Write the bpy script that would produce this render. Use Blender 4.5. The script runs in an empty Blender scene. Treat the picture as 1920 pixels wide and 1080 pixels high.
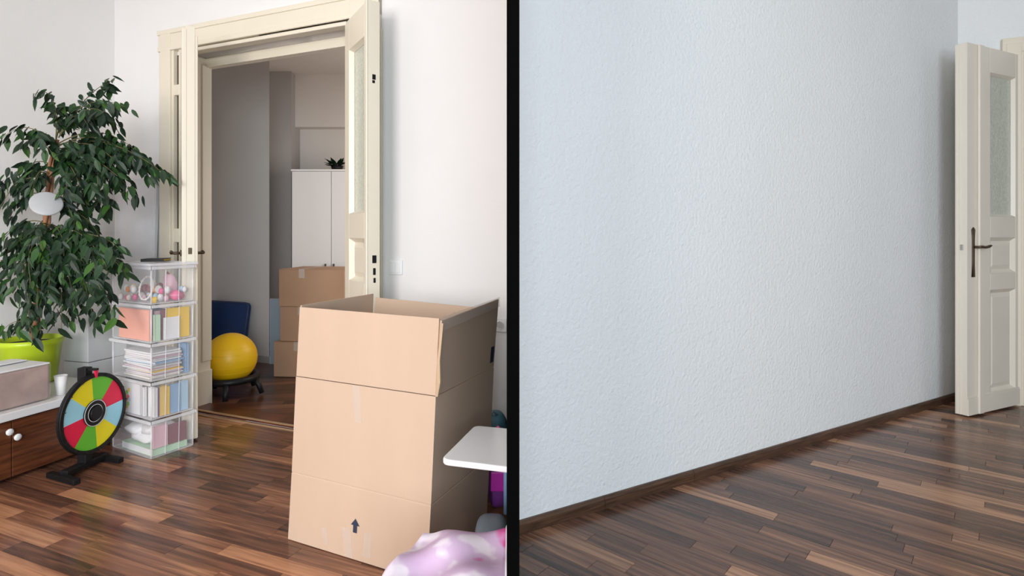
import bpy, math, random
from mathutils import Vector, Matrix
random.seed(7)
SC = bpy.context.scene
COL = SC.collection

# ------------------------------------------------------------------ camera, light, exposure
F = 1050.0; HZ = 440.0; EYE = 1.15           # focal length in px, horizon row, eye height
cam_d = bpy.data.cameras.new('camera'); cam = bpy.data.objects.new('camera', cam_d); COL.objects.link(cam)
cam_d.sensor_width = 36; cam_d.lens = F*36/1920; cam_d.shift_y = -(540-HZ)/1920
cam_d.clip_start = 0.05
cam.location = (0, 0, EYE); cam.rotation_euler = (math.pi/2, 0, 0)
SC.camera = cam
SC.view_settings.view_transform = 'Standard'; SC.view_settings.look = 'None'
SC.view_settings.gamma = 1; SC.view_settings.use_curve_mapping = False
SC.view_settings.exposure = 0.42
w = bpy.data.worlds.new('world'); SC.world = w; w.use_nodes = True
w.node_tree.nodes['Background'].inputs[0].default_value = (0.75, 0.85, 1.0, 1)
w.node_tree.nodes['Background'].inputs[1].default_value = 1.0

def area(name, loc, target, sx, sy, power, color):
    d = bpy.data.lights.new(name, 'AREA'); d.shape = 'RECTANGLE'; d.size = sx; d.size_y = sy
    d.energy = power; d.color = color
    o = bpy.data.objects.new(name, d); COL.objects.link(o); o.location = loc
    o.rotation_euler = (Vector(target)-Vector(loc)).to_track_quat('-Z', 'Y').to_euler()
    return o
REAR = -2.6                                   # wall with the windows, behind the camera
area('daylight_window_before', (-2.1, REAR+.03, 1.75), (-2.1, 5, 1.75), 1.9, 1.9, 126, (1.0, 0.95, 0.92))
area('daylight_window_after', (.55, REAR+.03, 1.7), (.55, 5, 1.7), 1.7, 1.9, 122, (0.78, 0.91, 1.0))
area('daylight_hall', (-.2, 4.7, 1.5), (-1.9, 5.9, 1.2), 0.7, 1.2, 17, (1.0, 0.88, 0.78))

# ------------------------------------------------------------------ pixel helpers
def P(px, py, z=0.0):
    Y = (EYE-z)*F/(py-HZ)
    return Vector(((px-960)/F*Y, Y, z))
def at(px, py, Y):
    return Vector(((px-960)/F*Y, Y, EYE-(py-HZ)/F*Y))
def proj(p):
    return (960+F*p[0]/p[1], HZ+F*(EYE-p[2])/p[1])
def ray_line(px, a, d):
    """distance along a + t*d (2D) where the vertical plane through pixel column px crosses it"""
    k = (px-960)/F
    return (k*a[1]-a[0])/(d[0]-k*d[1])

# ------------------------------------------------------------------ mesh helpers
class MB:
    def __init__(s): s.v = []; s.f = []; s.m = []
    def add(s, v, f, mi=0):
        b = len(s.v); s.v += [tuple(x) for x in v]; s.f += [tuple(i+b for i in q) for q in f]; s.m += [mi]*len(f); return s
    def box(s, x0, x1, y0, y1, z0, z1, mi=0):
        return s.add([(x0,y0,z0),(x1,y0,z0),(x1,y1,z0),(x0,y1,z0),(x0,y0,z1),(x1,y0,z1),(x1,y1,z1),(x0,y1,z1)],
              [(0,3,2,1),(4,5,6,7),(0,1,5,4),(1,2,6,5),(2,3,7,6),(3,0,4,7)], mi)
    def hexa(s, b4, t4, mi=0):
        return s.add(list(b4)+list(t4), [(0,3,2,1),(4,5,6,7),(0,1,5,4),(1,2,6,5),(2,3,7,6),(3,0,4,7)], mi)
    def prism(s, poly, z0, z1, mi=0):
        n = len(poly)
        v = [(p[0],p[1],z0) for p in poly]+[(p[0],p[1],z1) for p in poly]
        f = [tuple(reversed(range(n))), tuple(range(n,2*n))]+[(i,(i+1)%n,n+(i+1)%n,n+i) for i in range(n)]
        return s.add(v, f, mi)
    def lathe(s, prof, n=32, mi=0, c=(0,0,0), cap=True):
        v = []; f = []
        for r, z in prof:
            for k in range(n):
                a = 2*math.pi*k/n; v.append((c[0]+r*math.cos(a), c[1]+r*math.sin(a), c[2]+z))
        for j in range(len(prof)-1):
            for k in range(n):
                f.append((j*n+k, j*n+(k+1)%n, (j+1)*n+(k+1)%n, (j+1)*n+k))
        if cap:
            f.append(tuple(reversed(range(n)))); f.append(tuple(range((len(prof)-1)*n, len(prof)*n)))
        return s.add(v, f, mi)
    def tube(s, pts, r, n=8, mi=0, closed=False):
        pts = [Vector(p) for p in pts]; N = len(pts); v = []; f = []
        rr = r if isinstance(r, (list, tuple)) else [r]*N
        up = Vector((0,0,1)); prev = None
        for i, p in enumerate(pts):
            a = pts[(i-1) % N] if (closed or i > 0) else p
            b = pts[(i+1) % N] if (closed or i < N-1) else p
            t = (b-a).normalized()
            if prev is None:
                x = t.cross(up)
                if x.length < 1e-3: x = t.cross(Vector((1,0,0)))
            else:
                x = prev-t*prev.dot(t)
            x.normalize(); prev = x; y = t.cross(x)
            for k in range(n):
                q = 2*math.pi*k/n; v.append(p+(x*math.cos(q)+y*math.sin(q))*rr[i])
        M = N if closed else N-1
        for i in range(M):
            for k in range(n):
                j = (i+1) % N
                f.append((i*n+k, i*n+(k+1)%n, j*n+(k+1)%n, j*n+k))
        if not closed:
            f.append(tuple(reversed(range(n)))); f.append(tuple(range((N-1)*n, N*n)))
        return s.add(v, f, mi)
    def xf(s, M):
        s.v = [tuple(M @ Vector(p)) for p in s.v]; return s
    def mesh(s, name):
        me = bpy.data.meshes.new(name); me.from_pydata(s.v, [], s.f); me.update()
        import bmesh
        bm = bmesh.new(); bm.from_mesh(me); bmesh.ops.recalc_face_normals(bm, faces=bm.faces); bm.to_mesh(me); bm.free()
        return me
    def build(s, name, mats, parent=None, smooth=False, bevel=0, loc=None, rz=0, seg=2, sub=0):
        me = s.mesh(name)
        for m in (mats if isinstance(mats, (list, tuple)) else [mats]): me.materials.append(m)
        for p, mi in zip(me.polygons, s.m): p.material_index = mi
        o = bpy.data.objects.new(name, me); COL.objects.link(o)
        if smooth:
            me.polygons.foreach_set('use_smooth', [True]*len(me.polygons))
        if bevel:
            b = o.modifiers.new('bevel', 'BEVEL'); b.width = bevel; b.segments = seg; b.limit_method = 'ANGLE'; b.angle_limit = math.radians(40)
        if sub:
            q = o.modifiers.new('sub', 'SUBSURF'); q.levels = sub; q.render_levels = sub
        if smooth and not sub:
            q = o.modifiers.new('auto', 'WEIGHTED_NORMAL') if bevel else None
        if parent: o.parent = parent
        if loc is not None: o.location = loc
        if rz: o.rotation_euler.z = rz
        return o
def rbox(mb, x0, x1, y0, y1, z0, z1): return mb.box(x0, x1, y0, y1, z0, z1)
def thing(name, label, cat, loc=(0,0,0), rz=0, group=None):
    o = bpy.data.objects.new(name, None); COL.objects.link(o); o.empty_display_size = .05
    o.location = loc; o.rotation_euler.z = rz; return tag(o, label, cat, group)
def tag(o, label, cat, group=None):
    o['label'] = label; o['category'] = cat
    if group: o['group'] = group
    return o
def struct(o, label=None, cat=None):
    o['kind'] = 'structure'
    if label: o['label'] = label
    if cat: o['category'] = cat
    return o

# ------------------------------------------------------------------ materials
def mat(name, col, rough=.5, var=0, scale=8, bump=0, bscale=60, metal=0, alpha=1, spec=.5, trans=0, stretch=None, coat=0, detail=4):
    m = bpy.data.materials.new(name); m.use_nodes = True; nt = m.node_tree; b = nt.nodes['Principled BSDF']
    b.inputs['Base Color'].default_value = (*col, 1); b.inputs['Roughness'].default_value = rough
    b.inputs['Metallic'].default_value = metal; b.inputs['Alpha'].default_value = alpha
    b.inputs['Specular IOR Level'].default_value = spec; b.inputs['Transmission Weight'].default_value = trans
    b.inputs['Coat Weight'].default_value = coat
    tc = nt.nodes.new('ShaderNodeTexCoord'); vec = tc.outputs['Object']
    if stretch:
        mp = nt.nodes.new('ShaderNodeMapping'); mp.inputs['Scale'].default_value = stretch
        nt.links.new(vec, mp.inputs['Vector']); vec = mp.outputs['Vector']
    if var:
        n = nt.nodes.new('ShaderNodeTexNoise'); n.inputs['Scale'].default_value = scale; n.inputs['Detail'].default_value = detail
        nt.links.new(vec, n.inputs['Vector'])
        r = nt.nodes.new('ShaderNodeValToRGB')
        r.color_ramp.elements[0].position = .3; r.color_ramp.elements[1].position = .7
        r.color_ramp.elements[0].color = (*[c*(1-var) for c in col], 1)
        r.color_ramp.elements[1].color = (*[min(1, c*(1+var)) for c in col], 1)
        nt.links.new(n.outputs['Fac'], r.inputs['Fac']); nt.links.new(r.outputs['Color'], b.inputs['Base Color'])
    if bump:
        n2 = nt.nodes.new('ShaderNodeTexNoise'); n2.inputs['Scale'].default_value = bscale; n2.inputs['Detail'].default_value = 3
        nt.links.new(vec, n2.inputs['Vector'])
        bp = nt.nodes.new('ShaderNodeBump'); bp.inputs['Strength'].default_value = bump; bp.inputs['Distance'].default_value = .004
        nt.links.new(n2.outputs['Fac'], bp.inputs['Height']); nt.links.new(bp.outputs['Normal'], b.inputs['Normal'])
    return m
M = {}
M['wall'] = mat('white_wall_paint', (.79,.77,.755), .85, .015, 2, .12, 90)
M['woodchip'] = mat('woodchip_wall_paint', (.78,.79,.79), .75, .012, 2, 1.0, 58)
for n_ in M['woodchip'].node_tree.nodes:
    if n_.type == 'BUMP': n_.inputs['Distance'].default_value = .0045
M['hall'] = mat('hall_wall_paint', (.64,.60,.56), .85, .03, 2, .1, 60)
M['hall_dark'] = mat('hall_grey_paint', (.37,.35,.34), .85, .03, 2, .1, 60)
M['ceiling'] = mat('ceiling_paint', (.8,.8,.79), .9, .01, 2)
M['cream'] = mat('cream_door_paint', (.76,.69,.56), .38, .02, 3, .04, 30)
M['white_door'] = mat('white_door_paint', (.76,.70,.60), .38, .02, 3, .04, 30)
M['black'] = mat('black_edge', (.002,.002,.002), .9, spec=0)
M['black_plastic'] = mat('black_plastic', (.008,.008,.009), .45, spec=.3)
M['gap'] = mat('gap_shade', (.10,.075,.04), .9)  # shade beside the door leaf, held in the colour
M['bronze'] = mat('dark_bronze', (.10,.07,.045), .4, .2, 30, metal=.8)
M['steel'] = mat('steel', (.55,.53,.5), .3, metal=1)
M['brass'] = mat('brass_trim', (.62,.42,.26), .35, metal=.6)
M['card'] = mat('cardboard', (.53,.38,.275), .8, .04, 5, .08, 140, stretch=(1,1,.2))
M['card_in'] = mat('cardboard_inside', (.53,.37,.235), .85, .04, 5)
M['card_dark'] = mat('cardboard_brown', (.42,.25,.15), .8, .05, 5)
M['ink'] = mat('printed_ink', (.025,.03,.06), .7)
M['tape'] = mat('clear_tape', (.8,.7,.62), .15, alpha=.32)
M['white_lam'] = mat('white_laminate', (.80,.79,.79), .22, .01, 3)
M['walnut'] = mat('walnut_veneer', (.115,.036,.014), .35, .5, 5, .05, 20, stretch=(1.2,1.2,14))
M['skirt'] = mat('walnut_skirting', (.075,.037,.02), .38, .5, 6, .05, 20, stretch=(1.5,1.5,22))
M['white_plastic'] = mat('white_plastic', (.82,.82,.82), .35)
M['cup'] = mat('paper_cup', (.85,.84,.82), .5)
M['lime'] = mat('lime_pot', (.50,.66,.02), .3, .03, 4)
M['soil'] = mat('potting_soil', (.03,.02,.013), .95, .5, 60, .8, 60)
M['bark'] = mat('ficus_bark', (.36,.17,.085), .75, .35, 25, .4, 40, stretch=(1,1,.2))
M['twig'] = mat('ficus_twig', (.17,.14,.06), .7, .2, 20)
M['grey_disc'] = mat('grey_disc', (.42,.43,.44), .3)
M['pinkfoam'] = mat('pink_brown_foam', (.40,.26,.22), .6, .25, 9, .9, 16)
M['film'] = mat('clear_film', (.92,.92,.92), .12, bump=.9, bscale=16, alpha=.13)
M['foil_sheet'] = mat('grey_foil_sheet', (.73,.72,.74), .45, .05, 7, .35, 22)
M['carton_white'] = mat('white_carton', (.72,.72,.74), .6, .04, 6)
M['carton_shaded'] = mat('white_carton_shaded', (.47,.47,.50), .6, .06, 6)  # shaded side of the white carton as a grey colour; not applied
M['clear'] = mat('clear_crate_plastic', (.93,.94,.97), .10, alpha=.16)
M['clear_rim'] = mat('clear_crate_rim', (.92,.92,.95), .15, alpha=.42)
M['ball'] = mat('yellow_ball', (.86,.50,.005), .42)
M['blue'] = mat('blue_board', (.003,.035,.15), .5, .1, 6)
M['pane'] = None
M['lilac'] = None
cols = dict(red=(.88,.012,.07), green=(.15,.58,.03), yellow=(1.0,.82,.004), sky=(.40,.78,.92), salmon=(.86,.36,.25), amber=(.86,.55,.02),
    paper=(.80,.79,.80), cream_paper=(.80,.72,.62), pink=(.80,.12,.30), pale_pink=(.76,.47,.55), maroon=(.22,.05,.07), navy=(.03,.05,.12),
    steel_blue=(.24,.40,.60), pale_blue=(.42,.62,.78), mint=(.50,.70,.50), violet=(.13,.03,.20), magenta=(.36,.015,.30), teal=(.10,.26,.33),
    orange=(.90,.32,.06), slate=(.30,.36,.42), ochre=(.74,.50,.10), grey=(.5,.5,.52), mauve=(.55,.36,.42))
for k, c in cols.items(): M[k] = mat(k+'_surface', c, .45, .04, 8)

def nodes_pane():
    m = mat('patterned_glass', (.56,.58,.49), .12, .10, 70, 1.0, 55, spec=.7)
    return m
M['pane'] = nodes_pane()
def leaf_mat():
    m = bpy.data.materials.new('ficus_leaf'); m.use_nodes = True; nt = m.node_tree; b = nt.nodes['Principled BSDF']
    g = nt.nodes.new('ShaderNodeNewGeometry'); r = nt.nodes.new('ShaderNodeValToRGB')
    e = r.color_ramp.elements; e[0].color = (.006,.020,.009,1); e[1].color = (.045,.12,.014,1)
    e.new(.55).color = (.010,.034,.011,1); e.new(.85).color = (.017,.058,.012,1)
    nt.links.new(g.outputs['Random Per Island'], r.inputs['Fac']); nt.links.new(r.outputs['Color'], b.inputs['Base Color'])
    b.inputs['Roughness'].default_value = .45; b.inputs['Specular IOR Level'].default_value = .35
    return m
M['leaf'] = leaf_mat()
def quilt_mat():
    m = bpy.data.materials.new('pink_print_fabric'); m.use_nodes = True; nt = m.node_tree; b = nt.nodes['Principled BSDF']
    tc = nt.nodes.new('ShaderNodeTexCoord'); n = nt.nodes.new('ShaderNodeTexNoise'); n.inputs['Scale'].default_value = 9; n.inputs['Detail'].default_value = 2.5
    r = nt.nodes.new('ShaderNodeValToRGB'); e = r.color_ramp.elements
    e[0].position = .36; e[0].color = (.70,.10,.36,1); e[1].position = .72; e[1].color = (.86,.78,.84,1)
    e.new(.43).color = (.66,.45,.66,1); e.new(.54).color = (.68,.49,.68,1); e.new(.60).color = (.85,.74,.82,1)
    nt.links.new(tc.outputs['Object'], n.inputs['Vector']); nt.links.new(n.outputs['Fac'], r.inputs['Fac']); nt.links.new(r.outputs['Color'], b.inputs['Base Color'])
    b.inputs['Roughness'].default_value = .8
    return m
M['quilt'] = quilt_mat()
def plank_mat(name, gain, rough):
    m = bpy.data.materials.new(name); m.use_nodes = True; nt = m.node_tree; b = nt.nodes['Principled BSDF']
    at_ = nt.nodes.new('ShaderNodeAttribute'); at_.attribute_name = 'tone'
    uv = nt.nodes.new('ShaderNodeUVMap'); mp = nt.nodes.new('ShaderNodeMapping'); mp.inputs['Scale'].default_value = (1.6, 30, 1)
    n = nt.nodes.new('ShaderNodeTexNoise'); n.inputs['Scale'].default_value = 1.6; n.inputs['Detail'].default_value = 5; n.inputs['Distortion'].default_value = .6
    nt.links.new(uv.outputs['UV'], mp.inputs['Vector']); nt.links.new(mp.outputs['Vector'], n.inputs['Vector'])
    ad = nt.nodes.new('ShaderNodeMath'); ad.operation = 'MULTIPLY_ADD'; ad.inputs[1].default_value = 1.2; 
    sub = nt.nodes.new('ShaderNodeMath'); sub.operation = 'SUBTRACT'; sub.inputs[1].default_value = .5
    nt.links.new(n.outputs['Fac'], sub.inputs[0]); nt.links.new(sub.outputs[0], ad.inputs[0]); nt.links.new(at_.outputs['Fac'], ad.inputs[2])
    r = nt.nodes.new('ShaderNodeValToRGB'); e = r.color_ramp.elements
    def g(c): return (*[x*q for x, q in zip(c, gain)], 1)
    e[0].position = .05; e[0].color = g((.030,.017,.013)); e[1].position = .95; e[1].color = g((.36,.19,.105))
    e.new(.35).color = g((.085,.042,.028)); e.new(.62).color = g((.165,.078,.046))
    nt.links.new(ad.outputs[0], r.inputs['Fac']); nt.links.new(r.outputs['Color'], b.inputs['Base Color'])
    b.inputs['Roughness'].default_value = rough
    return m
M['plank_before'] = plank_mat('walnut_plank_warm', (1.38,1.26,1.2), .20)
M['plank_after'] = plank_mat('walnut_plank_cool', (1.25,1.26,1.30), .24)
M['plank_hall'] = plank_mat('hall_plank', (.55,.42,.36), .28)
M['subfloor'] = mat('subfloor', (.02,.012,.009), .8)

# ------------------------------------------------------------------ the plan (metres; camera at the origin, +Y away)
H = 3.2
PT0, PT1 = -.0095, .0133                      # faces of the added thin divider between the two rooms
C1 = P(215, 748)                              # back-left corner of the furnished room
uA = Vector((2.476, -1, 0)).normalized(); nA = Vector((-uA.y, uA.x, 0)); nA = -nA if nA.y > 0 else nA
uB = Vector((.305, 1, 0)).normalized()        # left wall, towards the corner
def WA(t, n=0, z=0): return C1+uA*t+nA*n+Vector((0,0,z))
def tA(px): return ray_line(px, C1, uA)
TEND = (PT0-C1.x)/uA.x
W_END = WA(TEND)
L_REAR = C1+uB*((REAR-C1.y)/uB.y)
R0 = P(974, 1000); R0.x = PT1+.002; C2 = P(1796, 747)
uR = (C2-R0).normalized(); nR = Vector((uR.y, -uR.x, 0))
HN = P(1918, 759)                             # hinge of the open door leaf in the empty room
uS = (HN-C2).normalized(); nS = Vector((uS.y, -uS.x, 0))
S_END = C2+uS*2.6

def frame_matrix(o, u, n):
    """local x along u, y along n, z up"""
    return Matrix(((u.x, n.x, 0, o.x), (u.y, n.y, 0, o.y), (0, 0, 1, o.z), (0, 0, 0, 1)))
FA = frame_matrix(C1, uA, nA); FS = frame_matrix(C2, uS, nS); FR = frame_matrix(R0, uR, nR)

# walls of the furnished room
T0, T1, ZL = tA(350), tA(655), 2.335          # door opening in the back wall
TH = .15
def wall(name, mb, m, fm=None, label=None):
    if fm: mb.xf(fm)
    return struct(mb.build(name, m), label)
wall('wall_back', MB().box(-1.6, T0, -TH, 0, 0, H).box(T1, TEND, -TH, 0, 0, H).box(T0, T1, -TH, 0, ZL, H), M['wall'], FA, 'white wall around the tall cream double doorway')
pB = C1-uB*0; nB = Vector((uB.y, -uB.x, 0))
FB = frame_matrix(L_REAR, uB, nB); LB = (C1-L_REAR).length
wall('wall_left', MB().box(-.1, LB, -.12, 0, 0, H), M['wall'], FB, 'white wall behind the ficus')
# walls of the empty room
rb0 = R0-nR*.12; rb0 = rb0+uR*((PT1-rb0.x)/uR.x)
rb1 = C2+uR*.05-nR*.12; rc1 = C2+uR*.05
wall('wall_long', MB().prism([(R0.x, R0.y), (rc1.x, rc1.y), (rb1.x, rb1.y), (rb0.x, rb0.y)], 0, H), M['woodchip'], None, 'white woodchip wall of the empty room')
hs = (HN-C2).length
wall('wall_far', MB().box(-.05, hs, -.14, 0, 0, H).box(hs, hs+.85, -.14, 0, 2.38, H).box(hs+.85, 2.6, -.14, 0, 0, H), M['woodchip'], FS, 'white wall with the doorway of the empty room')
S_R = Vector((S_END.x, REAR, 0))
wall('wall_right', MB().box(S_END.x, S_END.x+.12, REAR, S_END.y+.1, 0, H), M['woodchip'])
# rear wall with two window openings
xl, xr = L_REAR.x-.2, S_END.x+.12
wins = [(-3.05, -1.15), (-.35, 1.45)]
rb = MB(); xs = [xl, wins[0][0], wins[0][1], wins[1][0], wins[1][1], xr]
for i in range(0, 6, 2): rb.box(xs[i], xs[i+1], REAR-.2, REAR, 0, H)
for a, b in wins: rb.box(a, b, REAR-.2, REAR, 0, .78).box(a, b, REAR-.2, REAR, 2.68, H)
wall('wall_rear', rb, M['wall'])
for i, (a, b) in enumerate(wins):
    fr = MB()
    for x in (a, (a+b)/2-.03, b-.06): fr.box(x, x+.06, REAR-.16, REAR-.10, .78, 2.68)
    for z in (.78, 2.05, 2.62): fr.box(a, b, REAR-.158, REAR-.102, z, z+.06)
    struct(fr.build('window_%d' % (i+1), M['white_plastic']))
struct(MB().box(xl, xr, REAR-.2, 4.3, H, H+.1).build('ceiling', M['ceiling']))
# added partition standing for the black divider; black all over against bounced light
pt = struct(MB().box(PT0+.0004, PT1-.0004, 1.012, max(W_END.y, R0.y)+.1, 0, H).build('divider_added', M['black']), 'added black divider between the furnished and the empty room')
e = MB().box(PT0, PT1, 1.0, 1.0125, 0, H).build('divider_edge', M['black'], pt); e['label'] = 'front edge of the added black divider'

# ------------------------------------------------------------------ floors made of planks
def clip(poly, room):
    out = poly
    for i in range(len(room)):
        a, b = room[i], room[(i+1) % len(room)]
        ins = lambda p: (b[0]-a[0])*(p[1]-a[1])-(b[1]-a[1])*(p[0]-a[0]) >= -1e-9
        src, out = out, []
        for j in range(len(src)):
            p, q = src[j], src[(j+1) % len(src)]
            ip, iq = ins(p), ins(q)
            if ip: out.append(p)
            if ip != iq:
                d1 = (b[0]-a[0])*(p[1]-a[1])-(b[1]-a[1])*(p[0]-a[0]); d2 = (b[0]-a[0])*(q[1]-a[1])-(b[1]-a[1])*(q[0]-a[0])
                t = d1/(d1-d2); out.append((p[0]+(q[0]-p[0])*t, p[1]+(q[1]-p[1])*t))
        if len(out) < 3: return []
    return out
def poly_area(p): return abs(sum(p[i][0]*p[(i+1)%len(p)][1]-p[(i+1)%len(p)][0]*p[i][1] for i in range(len(p))))/2
def make_floor(room, u, wid, lmin, lmax, m, seed, label, xr_, z=0.0, limit=300):
    """room: counter-clockwise convex polygon, planks along u"""
    rnd = random.Random(seed)
    base = struct(MB().prism(room, z-.06, z-.006).build('floor', M['subfloor']), label)
    v = Vector((-u.y, u.x, 0))
    us = [p[0]*u.x+p[1]*u.y for p in room]; vs = [p[0]*v.x+p[1]*v.y for p in room]
    pl = []; r = min(vs); tone0 = .4
    while r < max(vs):
        s = min(us)-rnd.random()*lmax
        while s < max(us):
            L = rnd.uniform(lmin, lmax); g = .0007
            q = [(s+g, r+g), (s+L-g, r+g), (s+L-g, r+wid-g), (s+g, r+wid-g)]
            poly = clip([(a*u.x+b*v.x, a*u.y+b*v.y) for a, b in q], room)
            tone = rnd.choice([.22,.30,.36,.42,.46,.50,.54,.60,.68,.86]) + rnd.uniform(-.05,.05)
            if len(poly) > 2 and poly_area(poly) > 1e-5: pl.append((poly, tone, s, r, rnd.uniform(0, 40), rnd.uniform(-.0004, .0004)))
            s += L
        r += wid
    def vis(it):
        poly = it[0]; A = 0; pr = []
        for x, y in poly:
            if y < .6: return 0
            pr.append(proj((x, y, z)))
        cx = sum(p[0] for p in pr)/len(pr); cy = sum(p[1] for p in pr)/len(pr)
        if cy > 1110 or cx < xr_[0]-40 or cx > xr_[1]+40: return 0
        return poly_area(pr)
    pl.sort(key=vis, reverse=True)
    def emit(items, name, kind=None):
        V = []; Fc = []; tn = []; uvs = []
        for poly, tone, s, r, ro, dz in items:
            b = len(V); n = len(poly)
            V += [(x, y, z-.006) for x, y in poly]+[(x, y, z+dz) for x, y in poly]
            fs = [tuple(range(n, 2*n))]+[(i, (i+1) % n, n+(i+1) % n, n+i) for i in range(n)]
            for f in fs:
                Fc.append(tuple(b+i for i in f))
                for i in f:
                    x, y = poly[i % n]; uvs.append((x*u.x+y*u.y+ro, x*v.x+y*v.y+ro*.37)); tn.append(tone)
        me = bpy.data.meshes.new(name); me.from_pydata(V, [], Fc); me.update()
        me.uv_layers.new(name='UVMap'); me.attributes.new('tone', 'FLOAT', 'CORNER')
        me.uv_layers['UVMap'].data.foreach_set('uv', [c for q in uvs for c in q])
        me.attributes['tone'].data.foreach_set('value', tn)
        me.materials.append(m); o = bpy.data.objects.new(name, me); COL.objects.link(o); o.parent = base
        if kind: o['kind'] = kind
    k = min(limit, sum(1 for it in pl if vis(it) > 60))
    for it in pl[:k]: emit([it], 'plank')
    emit(pl[k:], 'plank_field', 'stuff')
    return base
ccw = lambda p: p if sum(p[i][0]*p[(i+1)%len(p)][1]-p[(i+1)%len(p)][0]*p[i][1] for i in range(len(p))) > 0 else p[::-1]
room_before = ccw([(C1.x, C1.y), (W_END.x+.006, W_END.y), (PT0+.006, REAR), (L_REAR.x, REAR)])
room_after = ccw([(R0.x-.006, R0.y), (C2.x, C2.y), (S_END.x, S_END.y), (S_END.x, REAR), (R0.x-.006, REAR)])
make_floor(room_before, uA, .070, .30, .68, M['plank_before'], 3, 'glossy brown walnut strip floor of the furnished room', (0, 950))
uP = Vector((1200, -1050, 0)).normalized()
make_floor(room_after, uP, .070, .32, .75, M['plank_after'], 5, 'dark brown walnut strip floor of the empty room', (974, 1920))

# skirting board of the empty room: three boards and a thin top bead
sk = struct(thing('baseboard_long', 'dark walnut skirting board under the white woodchip wall', 'skirting'))
LR = (C2-R0).length
joints = [0, .42, .95, 2.05, LR]
for a, b in zip(joints[:-1], joints[1:]):
    MB().box(a+.001, b-.001, 0, .020, 0, .038).add(
        [(a+.001,0,.038),(b-.001,0,.038),(b-.001,.020,.038),(a+.001,.020,.038),(a+.001,0,.048),(b-.001,0,.048),(b-.001,.009,.048),(a+.001,.009,.048)],
        [(4,5,6,7),(0,1,5,4),(1,2,6,5),(2,3,7,6),(3,0,4,7)]).xf(FR).build('board', M['skirt'], sk)
sk2 = struct(MB().box(T1+.2, TEND, 0, .02, 0, .048).xf(FA).build('baseboard_back', M['skirt']))

# ------------------------------------------------------------------ hall behind the doorway
HC = P(505, 681)                              # outside corner of the hall wall
hw = HC-uA*1.6
hall_poly = ccw([tuple((WA(T0-1.6, -TH))[:2]), tuple((WA(T1+.9, -TH))[:2]), tuple((WA(T1+.9, -3.4))[:2]), tuple((WA(T0-1.6, -3.4))[:2])])
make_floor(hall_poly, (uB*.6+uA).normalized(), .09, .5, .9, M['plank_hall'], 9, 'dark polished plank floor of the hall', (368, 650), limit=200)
FH = frame_matrix(HC, uA, nA)
h0 = HC-uA*2.0; rdir = Vector((HC.x, HC.y, 0)).normalized()
h1 = HC+Vector((-.56, 1.2, 0))
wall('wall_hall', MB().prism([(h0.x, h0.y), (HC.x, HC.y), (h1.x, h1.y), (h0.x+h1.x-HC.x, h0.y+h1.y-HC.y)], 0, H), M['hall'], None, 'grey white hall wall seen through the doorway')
MB().box(-2.0, .012, 0, .012, 0, .06).xf(FH).build('baseboard_hall', M['hall_dark'])['kind'] = 'structure'
YB = 6.25
wall('wall_hall_far', MB().box(-3.2, 1.4, YB, YB+.1, 0, H), M['hall'], None, 'far hall wall above the white wardrobe')
# grey chimney pillar and the shelf-like ledge above the wardrobe
x0, x1 = at(500, 300, YB-.25).x, at(546, 300, YB-.25).x
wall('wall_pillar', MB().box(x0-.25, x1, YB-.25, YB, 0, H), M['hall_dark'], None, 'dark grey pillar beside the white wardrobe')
xl2 = at(546, 240, YB-.12).x
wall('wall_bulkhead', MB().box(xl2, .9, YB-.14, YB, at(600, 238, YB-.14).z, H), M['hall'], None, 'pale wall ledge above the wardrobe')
hr = WA(T1+.9, 0)
wall('wall_hall_left', MB().box(-4.1, -4.0, 3.9, YB+.1, 0, H), M['hall'])
wall('wall_hall_right', MB().box(hr.x+.25, hr.x+.35, 3.9, YB, 0, H), M['hall'])
struct(MB().prism([(-4.2, 3.6), (WA(T1+.9,-TH).x, WA(T1+.9,-TH).y+.02), (hr.x+.3, 3.0), (hr.x+.3, YB+.1), (-4.2, YB+.1)], 2.9, 3.0).build('ceiling_hall', M['hall']))

# ------------------------------------------------------------------ doorway casing of the furnished room
TL = tA(306)
cs = struct(thing('trim_1', 'cream moulded casing around the tall double doorway', 'door casing'))
def lp(mb, name, m, par, bev=.004): return mb.build(name, m, par, bevel=bev)
tj = tA(333)
lp(MB().box(TL, tj-.05, 0, .030, 0, 2.48).box(TL+.025, tj-.02, .0, .042, 0, 2.47).box(tj-.02, tj, 0, .03, 0, 2.46), 'casing_upright', M['cream'], cs)
TRr = T1+.22
lp(MB().box(T1+.03, TRr, 0, .030, 0, 2.5).box(T1+.03, TRr-.05, 0, .042, 0, 2.47), 'casing_upright', M['cream'], cs)
zl = ZL
lp(MB().box(TL, TRr, .0, .036, zl+.02, zl+.150).box(TL-.004, TRr+.004, 0, .044, zl+.128, zl+.158).box(TL, TRr, 0, .043, zl+.02, zl+.05), 'lintel_casing', M['cream'], cs)
lp(MB().box(T0, T1, -.03, .028, zl-.008, zl+.015), 'stop_bead', M['cream'], cs)
# panelled reveal of the thick wall
lp(MB().box(T0-.02, T0+.012, -TH-.02, -.006, 0, zl).box(T0+.012, T0+.022, -TH-.02, -.10, .30, zl-.05)
   .box(T0+.012, T0+.022, -.05, -.008, .30, zl-.05).box(T0+.0, T0+.027, -TH-.02, -.006, 0, .24), 'reveal_panel', M['cream'], cs, .003)
lp(MB().box(T1-.012, T1+.03, -TH-.02, -.006, 0, zl), 'reveal_panel', M['cream'], cs, .003)
lp(MB().box(T0, T1, -TH-.02, -.006, zl-.0, zl+.02).box(T0, T1, -TH-.03, -TH+.02, zl-.06, zl), 'soffit', M['cream'], cs, .003)
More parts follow.
